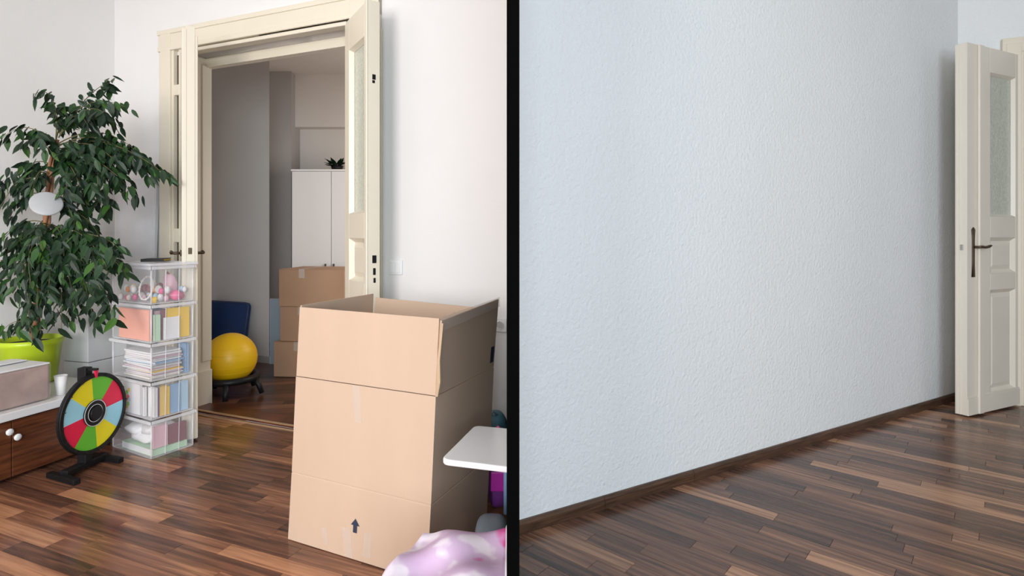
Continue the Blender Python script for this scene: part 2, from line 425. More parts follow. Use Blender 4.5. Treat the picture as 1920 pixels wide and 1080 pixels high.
# dark strip coloured as the shade between casing and leaf, crossed by the hinges
tg = tA(342)
gp = MB().box(tj, tg, -.004, .002, 0, 2.33).xf(Matrix()).build('hinge_gap_shade', M['gap'], cs)
for z0, z1 in ((.30, .40), (1.10, 1.19), (2.06, 2.13)):
    lp(MB().box(tj-.004, tg+.004, 0, .026, z0, z1), 'hinge', M['cream'], cs)
lp(MB().box(tg-.008, T0+.012, -.006, .022, 0, 2.36), 'jamb', M['cream'], cs)
for ch in cs.children: ch.matrix_local = FA
# threshold
th = struct(thing('trim_2', 'dark wooden door sill with pale worn edges', 'door sill'))
for nm, mb, m in (('sill_board', MB().box(T0, T1, -TH, .0, 0, .014), M['plank_hall']),
                  ('sill_strip', MB().box(T0+.02, T1, -.012, .003, .012, .020), M['brass']),
                  ('sill_strip', MB().box(T0+.02, T1, .028, .040, -.002, .008), M['brass'])):
    o = mb.build(nm, m, th, bevel=.002); o.matrix_local = FA
for o in th.children:
    if o.name.startswith('sill_board'): o.data.materials[0] = M['walnut']

# ------------------------------------------------------------------ door leaves
def leaf(name, label, hinge, free, h, t, m, side, stile, glass, panels, astragal=True, z0=.012):
    """leaf from hinge to free edge; local x from hinge to free, local +y is the face on `side`"""
    d = free-hinge; wd = math.hypot(d.x, d.y); u = Vector((d.x, d.y, 0)).normalized(); n = Vector((-u.y, u.x, 0))*side
    r = struct(thing(name, label, 'door'))
    r.matrix_world = frame_matrix(Vector((hinge.x, hinge.y, z0)), u, n)
    hh = h-z0; sl, sr = stile                      # hinge stile, free stile widths
    zs = [0]+[z-z0 for p in panels for z in p]+[glass[0]-z0, glass[1]-z0]+[hh]
    fr = MB().box(0, sl, -t, 0, 0, hh).box(wd-sr, wd, -t, 0, 0, hh)
    for a, b in zip(zs[0::2], zs[1::2]): fr.box(sl, wd-sr, -t, 0, a, b)
    fr.build('leaf_frame', m, r, bevel=.002)
    x0, x1 = sl, wd-sr
    for a, b in panels:
        a -= z0; b -= z0
        q = MB(); i = .022; k = .05
        for s0, yy in ((0, -t*.35),):
            q.box(x0, x1, -t*.72, -t*.45, a, b)
        # bevelled moulding on both faces and a raised field
        for y_o, y_i in ((0, -t*.45), (-t, -t*.72)):
            o4 = [(x0,y_o,a),(x1,y_o,a),(x1,y_o,b),(x0,y_o,b)]; i4 = [(x0+i,y_i,a+i),(x1-i,y_i,a+i),(x1-i,y_i,b-i),(x0+i,y_i,b-i)]
            q.add(o4+i4, [(j,(j+1)%4,4+(j+1)%4,4+j) for j in range(4)])
            yf = y_i+(y_o-y_i)*.45
            f4 = [(x0+k,yf,a+k),(x1-k,yf,a+k),(x1-k,yf,b-k),(x0+k,yf,b-k)]; e4 = [(x0+i,y_i,a+i),(x1-i,y_i,a+i),(x1-i,y_i,b-i),(x0+i,y_i,b-i)]
            q.add(e4+f4, [(j,(j+1)%4,4+(j+1)%4,4+j) for j in range(4)]+[(4,5,6,7)])
        q.build('panel', m, r)
    a, b = glass[0]-z0, glass[1]-z0; q = MB(); i = .014
    for y_o, y_i in ((0, -t*.42), (-t, -t*.58)):
        o4 = [(x0,y_o,a),(x1,y_o,a),(x1,y_o,b),(x0,y_o,b)]; i4 = [(x0+i,y_i,a+i),(x1-i,y_i,a+i),(x1-i,y_i,b-i),(x0+i,y_i,b-i)]
        q.add(o4+i4, [(j,(j+1)%4,4+(j+1)%4,4+j) for j in range(4)])
    q.build('glazing_bead', m, r)
    g = MB().box(x0+.005, x1-.005, -t*.56, -t*.44, a+.005, b-.005).build('pane', M['pane'], r); g['label'] = 'patterned obscure glass pane'
    MB().box(0, wd, .0, .008, 0, .105).box(0, wd, 0, .005, .105, .118).build('kick_board', m, r, bevel=.002)
    return r, wd, u, n
def lever(parent, x, z, y, sgn, dirx, plate=True):
    """lever handle at local x,z on the face y, pointing along dirx"""
    q = MB()
    if plate:
        q.add([(x-.016,y,z-.19),(x+.016,y,z-.19),(x+.011,y,z-.11),(x+.011,y,z+.05),(x+.017,y,z+.11),(x,y,z+.125),(x-.017,y,z+.11),(x-.011,y,z+.05),(x-.011,y,z-.11)] +
              [(a,y+sgn*.006,b) for a, b in [(x-.016,z-.19),(x+.016,z-.19),(x+.011,z-.11),(x+.011,z+.05),(x+.017,z+.11),(x,z+.125),(x-.017,z+.11),(x-.011,z+.05),(x-.011,z-.11)]],
              [tuple(range(9)), tuple(range(9,18))]+[(j,(j+1)%9,9+(j+1)%9,9+j) for j in range(9)])
    else:
        q.add([(x+.018*math.cos(k*.7854),y+s*sgn*.006,z+.018*math.sin(k*.7854)) for s in (0,1) for k in range(8)],
              [tuple(range(8)), tuple(range(8,16))]+[(j,(j+1)%8,8+(j+1)%8,8+j) for j in range(8)])
    pts = [(x,y,z),(x,y+sgn*.035,z),(x+dirx*.012,y+sgn*.045,z+.002),(x+dirx*.05,y+sgn*.047,z-.002),(x+dirx*.085,y+sgn*.046,z+.003),(x+dirx*.112,y+sgn*.046,z+.009)]
    q.tube(pts, [.008,.008,.009,.008,.010,.006], 8)
    o = q.build('handle', M['bronze'], parent, smooth=True); o['label'] = 'dark bronze lever handle'
    return o

# leaf in the empty room
fe = P(1813, 783.5)
hd = fe-HN; wl = hd.length; ul = hd.normalized()
def xl_at(px): return ray_line(px, HN, ul)
st = (xl_at(1904), wl-xl_at(1857))
R, wd, u_, n_ = leaf('door_1', 'cream door leaf standing open in the empty room, with bronze handle', HN, fe, 2.36, .05, M['white_door'], 1 if (Vector((-ul.y, ul.x, 0))).y < 0 else -1,
    st, (1.27, 2.20), [(.125, .79), (.90, 1.13)])
# overlapping strip and a rebated edge
MB().box(wl-(wl-xl_at(1832)), xl_at(1841)+.0, 0, 0, 0, 0)
xa, xb = sorted((xl_at(1841), xl_at(1832)))
MB().box(xa, xb, .0, .016, 0, 2.345).build('cover_strip', M['white_door'], R, bevel=.005)
MB().box(wl-.004, wl+.004, -.062, -.03, 0, 2.345).box(wl, wl+.008, -.062, -.046, 0, 2.345).build('rebate', M['white_door'], R, bevel=.002)
lever(R, xl_at(1824), 1.06, .0, 1, -1)
MB().box(wl-.001, wl+.0065, -.036, -.018, 1.04, 1.075).build('latch', M['steel'], R, bevel=.001)
# casing of that doorway
c2 = struct(thing('trim_3', 'cream casing behind the open door leaf of the empty room', 'door casing'))
for o in (MB().box(hs-.115, hs-.004, 0, .035, 0, 2.47).box(hs-.10, hs-.02, 0, .045, 0, 2.44).build('casing_upright', M['cream'], c2, bevel=.004),
          MB().box(hs+.85, hs+.97, 0, .035, 0, 2.47).build('casing_upright', M['cream'], c2, bevel=.004),
          MB().box(hs-.12, hs+.98, 0, .04, 2.38, 2.48).build('lintel_casing', M['cream'], c2, bevel=.004)): o.matrix_local = FS
wall('wall_lobby', MB().box(hs-.3, hs+1.2, -1.3, -1.2, 0, H).box(hs-.3, hs-.2, -1.2, -.14, 0, H).box(hs+1.1, hs+1.2, -1.2, -.14, 0, H), M['hall'], FS)
o = MB().box(hs-.2, hs+1.1, -1.2, 0, -.02, -.001).xf(FS).build('floor_lobby', M['walnut']); struct(o)
struct(MB().box(hs-.3, hs+1.2, -1.3, -.1, 2.7, 2.75).xf(FS).build('ceiling_lobby', M['hall']))

# left leaf of the furnished room: seen edge on
hl = WA(tA(354), .03); hl.z = 0
fl = P(357, 828); 
dl = fl-hl; fl = hl+dl*(dl.length-.0)/dl.length
R2, w2, u2, n2 = leaf('door_2', 'cream door leaf swung open edge-on beside the stack of clear crates', hl, fl, 2.31, .046, M['cream'], 1,
    (.10, .11), (1.27, 2.18), [(.125, .79), (.90, 1.13)])
R2.matrix_world = frame_matrix(Vector((hl.x, hl.y, .012))+n2*.023, u2, n2)
MB().box(w2-.06, w2+.002, -.064, -.04, 0, 2.28).build('cover_strip', M['cream'], R2, bevel=.004)
MB().box(w2-.045, w2-.003, -.012, .014, 0, 2.25).build('cover_strip', M['cream'], R2, bevel=.004)
lever(R2, w2-.05, 1.035, .0, 1, -1, False); lever(R2, w2-.05, 1.035, -.064, -1, -1, False)
MB().box(w2-.001, w2+.004, -.034, -.016, 1.03, 1.065).build('latch', M['bronze'], R2, bevel=.001)

# right leaf of the furnished room: glazed face towards the doorway
hr_ = WA(tA(651), .02); hr_.z = 0
fr_ = at(690, 2, 2.83); fr_.z = 0
R3, w3, u3, n3 = leaf('door_3', 'cream glazed door leaf standing open behind the big cardboard box', hr_, fr_, 2.34, .062, M['cream'], 1 if (Vector((-(fr_-hr_).y, (fr_-hr_).x, 0))).x < 0 else -1,
    (.075, .06), (1.265, 2.17), [(.125, .79), (.90, 1.13)])
MB().box(w3-.03, w3+.003, .0, .010, 0, 2.325).build('cover_strip', M['cream'], R3, bevel=.004)
for z0, z1, y0, y1 in ((1.005, 1.045, -.044, -.022), (.945, .98, -.040, -.026), (.905, .93, -.040, -.028), (1.92, 1.935, -.036, -.022), (1.938, 1.965, -.040, -.022)):
    MB().box(w3-.002, w3+.0022, y0, y1, z0-.012, z1-.012).build('lock_slot', M['black_plastic'], R3, bevel=.002)

# light switch, socket and conduit on the back wall
s = thing('light_switch', 'white double rocker light switch on the wall beside the glazed door leaf', 'light switch')
s.matrix_world = frame_matrix(WA(tA(743), 0, at(743, 501, WA(tA(743)).y).z), uA, nA)
MB().box(-.042, .042, 0, .009, -.04, .04).build('switch_plate', M['white_plastic'], s, bevel=.003)
for x in (-.030, .001): MB().box(x, x+.029, .009, .013, -.029, .029).build('rocker', M['white_plastic'], s, bevel=.002)
s = thing('wall_socket', 'white wall socket behind the big cardboard box', 'socket')
s.matrix_world = frame_matrix(WA(tA(939), 0, at(939, 609, WA(tA(939)).y).z), uA, nA)
MB().box(-.035, .035, 0, .009, -.035, .035).build('socket_plate', M['white_plastic'], s, bevel=.003)
MB().lathe([(.021,0),(.021,.004),(.018,.004),(.017,-.004)], 20).xf(Matrix.Rotation(-math.pi/2, 4, 'X')).build('socket_well', M['white_plastic'], s, loc=(0,.009,0))
t7 = tA(716)
pz = at(716, 54, WA(t7).y).z
cd = MB().box(t7-.008, t7+.008, 0, .014, .05, pz).xf(FA).build('cable_conduit', M['cream'], bevel=.004)
tag(cd, 'thin cream vertical cable conduit on the wall beside the glazed door leaf', 'conduit')

# ------------------------------------------------------------------ big cardboard box
BL, BR, BB = P(540, 1012), P(800, 1093), P(912, 975)
BK = BL+(BB-BR)
bx = thing('cardboard_box', 'tall open brown moving box with a printed arrow, beside the white tabletop', 'box', BL)
def ring(z, lean, infl=0):
    c = (BL+BR+BB+BK)/4; o = []
    for p in (BL, BR, BB, BK):
        d = (p-c); q = c+d*(1+infl); o.append(Vector((q.x+lean, q.y, z))-BL)
    return o
HB = .878; z1, z2 = .255, .615
r0, r1, r2 = ring(.003, 0), ring(z1, .014), ring(z2, .030)
r1i, r2i = ring(z1, .014, -.004), ring(z2, .030, -.004)
r3 = ring(HB, .046)
def sheet(a, b, c, d, th=.006):
    """thick cardboard sheet a b (bottom) c d (top: above b, above a)"""
    n = (b-a).cross(d-a).normalized()*th
    return MB().hexa([a, b, b-n, a-n], [d, c, c-n, d-n])
body = MB()
for ra, rc in ((r0, ring(z1-.004, .0137)), (ring(z1+.004, .0143), ring(z2, .030))):
    for i in range(4): j = (i+1) % 4; body.add([ra[i], ra[j], rc[j], rc[i]], [(0,1,2,3)])
ra, rc = ring(z1-.004, .0137), ring(z1+.004, .0143)
for i in range(4):
    j = (i+1) % 4
    body.add([ra[i], ra[j], r1i[j], r1i[i]], [(0,1,2,3)]); body.add([r1i[i], r1i[j], rc[j], rc[i]], [(0,1,2,3)])
inner0 = [p*.985+(r0[0]+r0[2])/2*.015 for p in r0]; inner2 = [p+((r2[0]+r2[2])/2-p)*.02 for p in ring(z2, .030)]
for i in range(4): j = (i+1) % 4; body.add([inner0[i], inner0[j], inner2[j], inner2[i]], [(0,1,2,3)], 1)
body.add(r0, [(0,1,2,3)]); body.add([p+Vector((0,0,.004)) for p in inner0], [(0,1,2,3)], 1)
q2 = ring(z2, .030)
for i in range(4): j = (i+1) % 4; body.add([q2[i], q2[j], inner2[j], inner2[i]], [(0,1,2,3)])
body.build('box_body', [M['card'], M['card_in']], bx)
fdir = (BR-BL).normalized(); sdir = (BB-BR).normalized(); up = Vector((0,0,1))
def flap(i, o_top, trim=(0, 0), dz=(0, 0)):
    j = (i+1) % 4; a, b = r2[i], r2[j]; d = (b-a).normalized()
    c = r3[j]+o_top-d*trim[1]+up*dz[1]; e = r3[i]+o_top+d*trim[0]+up*dz[0]
    return sheet(a+d*.002+up*.003, b-d*.002+up*.003, c, e).build('flap', [M['card']], bx)
flap(0, -sdir*.006, (.004, .002), (0, -.004))
flap(1, fdir*.004, (.002, .0), (-.012, .012))
flap(2, sdir*.004, (.01, .01), (-.030, -.01))
flap(3, -fdir*.010, (.0, .012), (.006, .004))
# corner tabs, tape and print on the front and right faces
def on_front(a, z, off=.0012):
    """a: 0..1 along the front face"""
    lean = .046*z/HB
    return BL.lerp(BR, a)+Vector((lean, 0, z))-sdir*off-BL
def front_px(px, py):
    a = ray_line(px, BL, (BR-BL)); p = BL.lerp(BR, a); z = EYE-(py-HZ)/F*p.y
    a = ray_line(px-F*.046*z/HB/p.y, BL, (BR-BL)); return a, z
a0, z0 = front_px(666, 988)
wv = .60
ar = [(-.016,-.020),(.006,-.020),(.006,.006),(.017,.006),(-.003,.030),(-.021,.006),(-.014,.006)]
o = MB().add([on_front(a0+x/wv, z0+y) for x, y in [(-.008,-.022),(.009,-.022),(.009,.004),(.019,.004),(.0005,.028),(-.018,.004),(-.008,.004)]], [(0,1,2,3,4,5,6)]).build('arrow_print', M['ink'], bx)
o['label'] = 'dark printed arrow pointing up'
for (pa, pb, wd_) in (((668, 725), (672, 795), .030), ((650, 990), (655, 1045), .035), ((690, 1000), (688, 1045), .03), ((608, 990), (612, 1020), .02)):
    (aa, za), (ab, zb) = front_px(*pa), front_px(*pb)
    MB().add([on_front(aa-wd_/wv/2, za), on_front(aa+wd_/wv/2, za), on_front(ab+wd_/wv/2, zb), on_front(ab-wd_/wv/2, zb)], [(0,1,2,3)]).build('tape_strip', M['tape'], bx)
tp = r3[1]+fdir*.009+up*-.010; tq = r3[2]+fdir*.009+up*.013
MB().add([tp+fdir*.001-up*.035, tq+fdir*.001-up*.03, tq+up*.008, tp+up*.012], [(0,1,2,3)]).build('tape_strip', M['tape'], bx)
# torn corner tab
MB().tube([r2[1]+up*.002+fdir*.004, r2[1]+up*.05+fdir*.012, r2[1]+up*.12+fdir*.012, r3[1]+fdir*.008-up*.02], [.006,.009,.006,.004], 6).build('torn_corner', M['card_in'], bx)
hz = EYE-(690-HZ)/F*2.2
pf = r2[1].lerp(r2[2], .93); qh = lambda a, t: r2[1].lerp(r2[2], a).lerp(r3[1].lerp(r3[2], a)+fdir*.004, t)+fdir*.002
MB().add([qh(.90,.10), qh(.965,.10), qh(.965,.34), qh(.90,.34)], [(0,1,2,3)]).build('hand_hole', M['ink'], bx)

# ------------------------------------------------------------------ white tabletop at the added divider
zt = .50
ta, tb = P(833, 862, zt), P(890, 797, zt)
front = Vector((PT0, ta.y-.045, zt)); 
fpt = P(950, 876, zt)
rc_ = .018
def rounded(poly, radii, n=6):
    out = []
    for i, p in enumerate(poly):
        r = radii[i]
        if not r: out.append(Vector(p)); continue
        a = (Vector(poly[i-1])-Vector(p)).normalized(); b = (Vector(poly[(i+1) % len(poly)])-Vector(p)).normalized()
        s0, s1 = Vector(p)+a*r, Vector(p)+b*r
        for k in range(n+1):
            t = k/n; out.append(s0*(1-t)**2+Vector(p)*2*t*(1-t)+s1*t*t)
    return out
TT = thing('folding_table', 'white tabletop with rounded corner fixed to the added black divider', 'table', (PT0, ta.y, zt))
bk = P(950, 803, zt)
poly = [(ta.x-.012, ta.y+.005), (PT0, fpt.y), (PT0, bk.y), (tb.x, tb.y)]
pr = rounded([(p[0], p[1]) for p in poly], [.03, 0, 0, .025])
MB().prism([(p[0]-PT0, p[1]-ta.y) for p in pr], -.018, 0).build('tabletop', M['white_lam'], TT, bevel=.005, seg=3)
MB().box(-.004, 0, .0, .20, -.05, -.019).build('wall_bracket', M['black_plastic'], TT)

# ------------------------------------------------------------------ pink quilted pouf in the foreground
zp = .352
pf = thing('pouf', 'pink and white printed fabric pouf in front of the big cardboard box', 'pouf', (-.18, 1.36, 0))
nx, ny = 22, 22; mb = MB(); V = []; Fq = []
x0, x1, y0, y1 = -.145, .168, -.22, .19
def pz_(u, v):
    e = min(1, (1-abs(2*u-1))*5.0 if u < .5 else 1.0); e2 = min(1, (1-abs(2*v-1))*5)
    k = (1-(1-e)**2)*.5+(1-(1-e2)**2)*.5
    return zp-.055*(1-(1-(1-e)**2)*(1-(1-e2)**2))+.010*math.sin(9*u+4*v)+.008*math.sin(15*v-6*u)
for j in range(ny+1):
    for i in range(nx+1):
        u, v = i/nx, j/ny
        xx = x0+(x1-x0)*u; yy = y0+(y1-y0)*v
        if u < .5: xx += .09*max(0, v-.35)**1.6*(1-2*u)*2       # rounded back-left corner
        V.append((xx, yy, pz_(u, v)))
n1 = nx+1
for j in range(ny):
    for i in range(nx): Fq.append((j*n1+i, j*n1+i+1, (j+1)*n1+i+1, (j+1)*n1+i))
bd = [i for i in range(n1)]+[j*n1+nx for j in range(1, ny+1)]+[ny*n1+i for i in range(nx-1, -1, -1)]+[j*n1 for j in range(ny-1, 0, -1)]
b0 = len(V); nb = len(bd)
for lev in (.5, .03):
    for q in bd: V.append((V[q][0]*1.0, V[q][1]*1.0, V[q][2]*lev if lev > .1 else .0))
prev = bd
for k in range(2):
    cur = [b0+k*nb+i for i in range(nb)]
    for i in range(nb): Fq.append((prev[i], prev[(i+1) % nb], cur[(i+1) % nb], cur[i]))
    prev = cur
Fq.append(tuple(prev)); mb.add(V, Fq); mb.build('cover', M['quilt'], pf, smooth=True)
sm = [Vector(V[q])+Vector((0,0,.001)) for q in bd]
MB().tube(sm, .005, 6, closed=True).build('piping', M['paper'], pf, smooth=True)

# ------------------------------------------------------------------ bags and toys by the added divider
def blob(mb, c, rx, ry, rz, n=20, m=12, pw=1.0, seed=0, amp=0):
    V = []; Fc = []; rn = random.Random(seed)
    ph = [rn.uniform(0, 6) for _ in range(4)]
    for j in range(m+1):
        t = math.pi*j/m-math.pi/2
        for k in range(n):
            a = 2*math.pi*k/n
            ct = abs(math.cos(t))**pw; s_ = math.sin(t)
            d = 1+amp*(math.sin(3*a+ph[0])*math.cos(2*t+ph[1])+.6*math.sin(5*a+4*t+ph[2]))
            sx = math.copysign(abs(math.cos(a))**pw, math.cos(a)); sy = math.copysign(abs(math.sin(a))**pw, math.sin(a))
            V.append((c[0]+rx*ct*sx*d, c[1]+ry*ct*sy*d, c[2]+rz*math.copysign(abs(s_)**pw, s_)))
    for j in range(m):
        for k in range(n): Fc.append((j*n+k, j*n+(k+1) % n, (j+1)*n+(k+1) % n, (j+1)*n+k))
    return mb.add(V, Fc)
tb_ = thing('toy_tote', 'shiny purple and magenta toy bag behind the white tabletop', 'bag', (-.058, 2.42, 0))
blob(MB(), (0,0,.15), .046, .12, .15, 24, 14, .55, 3, .02).build('bag_body', M['violet'], tb_, smooth=True)
MB().box(-.030, .030, -.134, -.126, .10, .18).build('front_pocket', M['magenta'], tb_, bevel=.006)
MB().tube([(-.03,-.10,.26),(-.032,-.115,.33),(0,-.12,.36),(.032,-.115,.33),(.03,-.10,.26)], .006, 8).build('handle', M['pink'], tb_, smooth=True)
MB().tube([(.033,-.135,.012),(.033,-.14,.16),(.033,-.12,.30)], .010, 10).build('side_tube', M['steel_blue'], tb_, smooth=True)
tl = thing('drawstring_bag', 'slate teal soft bag on the floor by the wall behind the purple toy bag', 'bag', (-.085, 2.66, 0))
blob(MB(), (0,0,.155), .07, .10, .155, 24, 14, .7, 5, .03).build('bag_body', M['teal'], tl, smooth=True)
MB().tube([(-.02,-.03,.30),(0,-.05,.325),(.02,-.03,.30)], .005, 8).build('drawstring', M['slate'], tl, smooth=True)
gb = thing('floor_cushion', 'grey blue cushion on the floor between pouf and purple toy bag', 'cushion', (-.072, 1.93, 0))
blob(MB(), (0,0,.07), .062, .16, .07, 24, 12, .6, 8, .02).build('cushion_body', M['slate'], gb, smooth=True)
MB().tube([(.060*math.cos(k*.3307), .155*math.sin(k*.3307), .07) for k in range(19)], .004, 6, closed=True).build('piping', M['grey'], gb, smooth=True)

# ------------------------------------------------------------------ low sideboard along the left wall
CF = P(0, 909.6); CE = P(150, 854.5)          # front edge on the floor
# frame: x along uB, y towards the wall
uC = (CE-CF).normalized(); nC = Vector((-uC.y, uC.x, 0))
CB = CF-uC*.9; LCAB = (CE-CF).length+.9+.22; DC = .56
cab = thing('sideboard', 'low walnut sideboard with white worktop and round white knobs', 'sideboard')
cab.matrix_world = frame_matrix(CB, uC, nC)
def cx(px): return ray_line(px, CB, uC)
MB().box(0, LCAB, .02, DC, .05, .285).box(.02, LCAB-.02, .05, DC, 0, .05).build('carcass', M['walnut'], cab)
xg = cx(22)
o = MB().box(-.01, LCAB+.01, -.015, DC+.0, .286, .325).build('worktop', M['white_lam'], cab, bevel=.004)
for a, b, kx in ((xg-.62, xg-.002, xg-.045), (xg+.002, LCAB-.004, xg+.055), (.0, xg-.624, None)):
    d = MB().box(a, b, 0, .019, .018, .279).build('door', M['walnut'], cab, bevel=.0015)
    if kx is not None:
        zk = EYE-(813-HZ)/F*(CB+uC*kx).y
        kpx = 13 if kx < xg else 28
        kx = cx(kpx)
        MB().lathe([(.006,0),(.006,.010),(.015,.016),(.016,.022),(.012,.026),(.003,.027)], 20).xf(Matrix.Translation((kx, 0, zk)) @ Matrix.Rotation(math.pi/2, 4, 'X')).build('knob', M['white_plastic'], d, smooth=True)
ZT = .325
# film-wrapped block on the worktop
fc = P(98, 748, ZT)
wb = thing('wrapped_block', 'pinkish block wrapped in crinkled clear film on the white worktop', 'packed block')
Lw = .80
wb.matrix_world = frame_matrix(fc-uC*Lw, uC, nC)
MB().box(.004, Lw-.006, .004, .275, .003, .178).build('foam_block', M['pinkfoam'], wb, bevel=.014, seg=3)
V = MB(); V.box(-.002, Lw, -.002, .283, .001, .189)
o = V.build('film_wrap', M['film'], wb, bevel=.018, seg=3)
o = MB().box(.0, Lw-.008, .002, .279, .1785, .186).build('cover_sheet', M['paper'], wb, bevel=.003)
sh = thing('leaflet', 'folded grey leaflet lying on the film-wrapped block', 'leaflet')
lc = P(12, 681, ZT+.190); sh.matrix_world = frame_matrix(lc, uC, nC)
MB().box(-.10, .07, -.04, .04, .0005, .003).build('leaflet_page', M['grey'], sh); MB().box(-.098, .066, -.037, .038, .003, .0055).build('leaflet_page', M['paper'], sh)
# paper cup
cp = P(114, 740, ZT)
cu = thing('paper_cup', 'white paper cup standing on the worktop behind the prize wheel', 'cup', cp)
MB().lathe([(.019,.001),(.028,.098),(.0265,.098),(.018,.004)], 28).build('cup_wall', M['cup'], cu, smooth=True)
MB().tube([(.028*math.cos(k*.2618), .028*math.sin(k*.2618), .098) for k in range(24)], .0018, 6, closed=True).build('rim', M['cup'], cu, smooth=True)

# ------------------------------------------------------------------ ficus in its lime pot
PC = Vector(((56-960)/F*3.13, 3.13, ZT))
fic = thing('potted_ficus', 'tall weeping ficus with braided trunk in a lime green pot', 'plant', PC)
rr = .150; zr = at(56, 634, 3.13).z-ZT
MB().lathe([(.112,.001),(.12,.008),(rr-.006,zr-.035),(rr,zr-.03),(rr+.002,zr),(rr-.006,zr),(rr-.012,zr-.035),(.11,.02)], 48).build('pot', M['lime'], fic, smooth=True)
MB().lathe([(.12,zr-.06),(rr-.012,zr-.03),(.05,zr-.02),(.002,zr-.018)], 32).build('soil', M['soil'], fic, smooth=True)
tr = [(62,640),(72,560),(82,480),(89,390),(97,310),(105,262)]
def tp_(px, py, Y=3.13): return at(px, py, Y)-PC
tpts = [tp_(*q) for q in tr]
def cat(pts, t):
    n = len(pts)-1; s = min(int(t*n), n-1); f = t*n-s
    p0, p1, p2, p3 = pts[max(s-1,0)], pts[s], pts[s+1], pts[min(s+2,n)]
    return .5*((2*p1)+(p2-p0)*f+(2*p0-5*p1+4*p2-p3)*f*f+(3*p1-p0-3*p2+p3)*f**3)
for k in range(3):
    pts = []
    for i in range(49):
        t = i/48; a = t*13+k*2.094; r = .014*(1-.35*t)
        pts.append(cat(tpts, t)+Vector((r*math.cos(a), r*math.sin(a), 0)))
    MB().tube(pts, [.0125*(1-.45*i/48) for i in range(49)], 8).build('trunk', M['bark'], fic, smooth=True)
# branches: start on the trunk, a point to arch over, the tip; depth of the tip relative to the trunk
BRN = [((105,262),(112,150),(62,178),-.05),((105,262),(130,165),(108,210),.05),((112,255),(150,165),(235,200),-.05),((115,250),(178,175),(228,245),.1),((110,258),(140,190),(165,235),-.1),
 ((112,255),(160,180),(200,215),-.18),((105,262),(120,190),(140,250),.1),((112,250),(170,160),(215,150),.0),
 ((102,280),(55,208),(2,262),-.05),((102,285),(70,215),(45,280),.08),((100,290),(85,225),(72,265),-.12),((103,275),(60,235),(100,290),-.1),
 ((108,270),(200,215),(270,300),.05),((108,272),(210,240),(318,335),-.12),((108,280),(230,250),(300,320),.08),((106,290),(190,245),(250,375),-.1),((104,300),(180,260),(225,350),.12),
 ((104,300),(170,255),(200,400),-.15),((103,300),(160,265),(185,330),.1),((103,305),(140,260),(165,395),.0),((102,310),(210,265),(290,330),-.02),((104,295),(150,240),(215,300),-.2),
 ((108,275),(190,230),(240,300),-.05),((106,285),(180,250),(235,365),.0),((105,290),(150,260),(190,380),-.08),((104,300),(130,290),(150,350),-.22),
 ((98,310),(60,285),(20,345),-.1),((98,318),(40,290),(-25,380),.0),((96,330),(55,300),(35,390),.1),((95,340),(35,310),(-5,400),-.15),((96,330),(70,300),(60,360),-.2),
 ((92,370),(40,340),(15,420),-.1),((92,380),(120,350),(140,420),-.2),((93,370),(160,340),(205,400),.0),((90,395),(150,380),(185,440),-.1),
 ((88,420),(40,395),(-10,470),-.1),((88,425),(45,410),(20,490),.1),((87,430),(60,400),(45,520),-.15),((86,440),(20,430),(-20,540),.0),((85,450),(50,440),(30,560),-.1),
 ((87,430),(130,400),(150,520),-.15),((87,435),(150,405),(200,500),.05),((86,440),(185,425),(225,468),-.05),((86,445),(190,450),(235,512),-.1),((86,445),(160,440),(215,600),.0),
 ((85,450),(140,440),(180,615),-.1),((85,455),(120,450),(130,600),.1),((85,455),(110,460),(100,590),-.2),((84,460),(70,450),(70,580),-.22),((83,470),(90,480),(75,635),-.2),
 ((83,470),(120,470),(115,620),-.15),((84,460),(160,460),(195,560),-.12),((83,465),(60,470),(45,600),-.12),((82,480),(110,500),(150,600),.02),((82,480),(50,480),(55,625),-.18),
 ((84,465),(30,450),(5,560),.05),((88,420),(120,420),(120,480),-.25),((88,420),(65,410),(80,470),-.25),((86,440),(110,440),(140,560),-.22),((66,610),(30,590),(5,620),-.1),((66,605),(40,600),(20,610),.05),
 ((86,445),(150,460),(165,560),-.2),((85,450),(40,450),(60,540),-.25),((84,455),(100,470),(90,550),-.28),((100,320),(140,300),(120,370),-.24),((104,300),(200,280),(180,360),-.22),((106,285),(150,270),(220,330),-.24)]
LV = [(0,0,0),(.12,.13,.01),(.34,.20,.018),(.6,.165,.012),(.82,.075,-.01),(1.0,0,-.05),(.82,-.075,-.01),(.6,-.165,.012),(.34,-.20,.018),(.12,-.13,.01),(.3,0,-.025),(.65,0,-.03)]
LF = [(0,1,10),(1,2,10),(2,3,11,10),(3,4,11),(4,5,11),(5,6,11),(6,7,11),(7,8,10,11),(8,9,10),(9,0,10)]
leaves = []
rl = random.Random(21)
wall_lim = lambda p: (p-C1).dot(nB)           # distance in front of the left wall
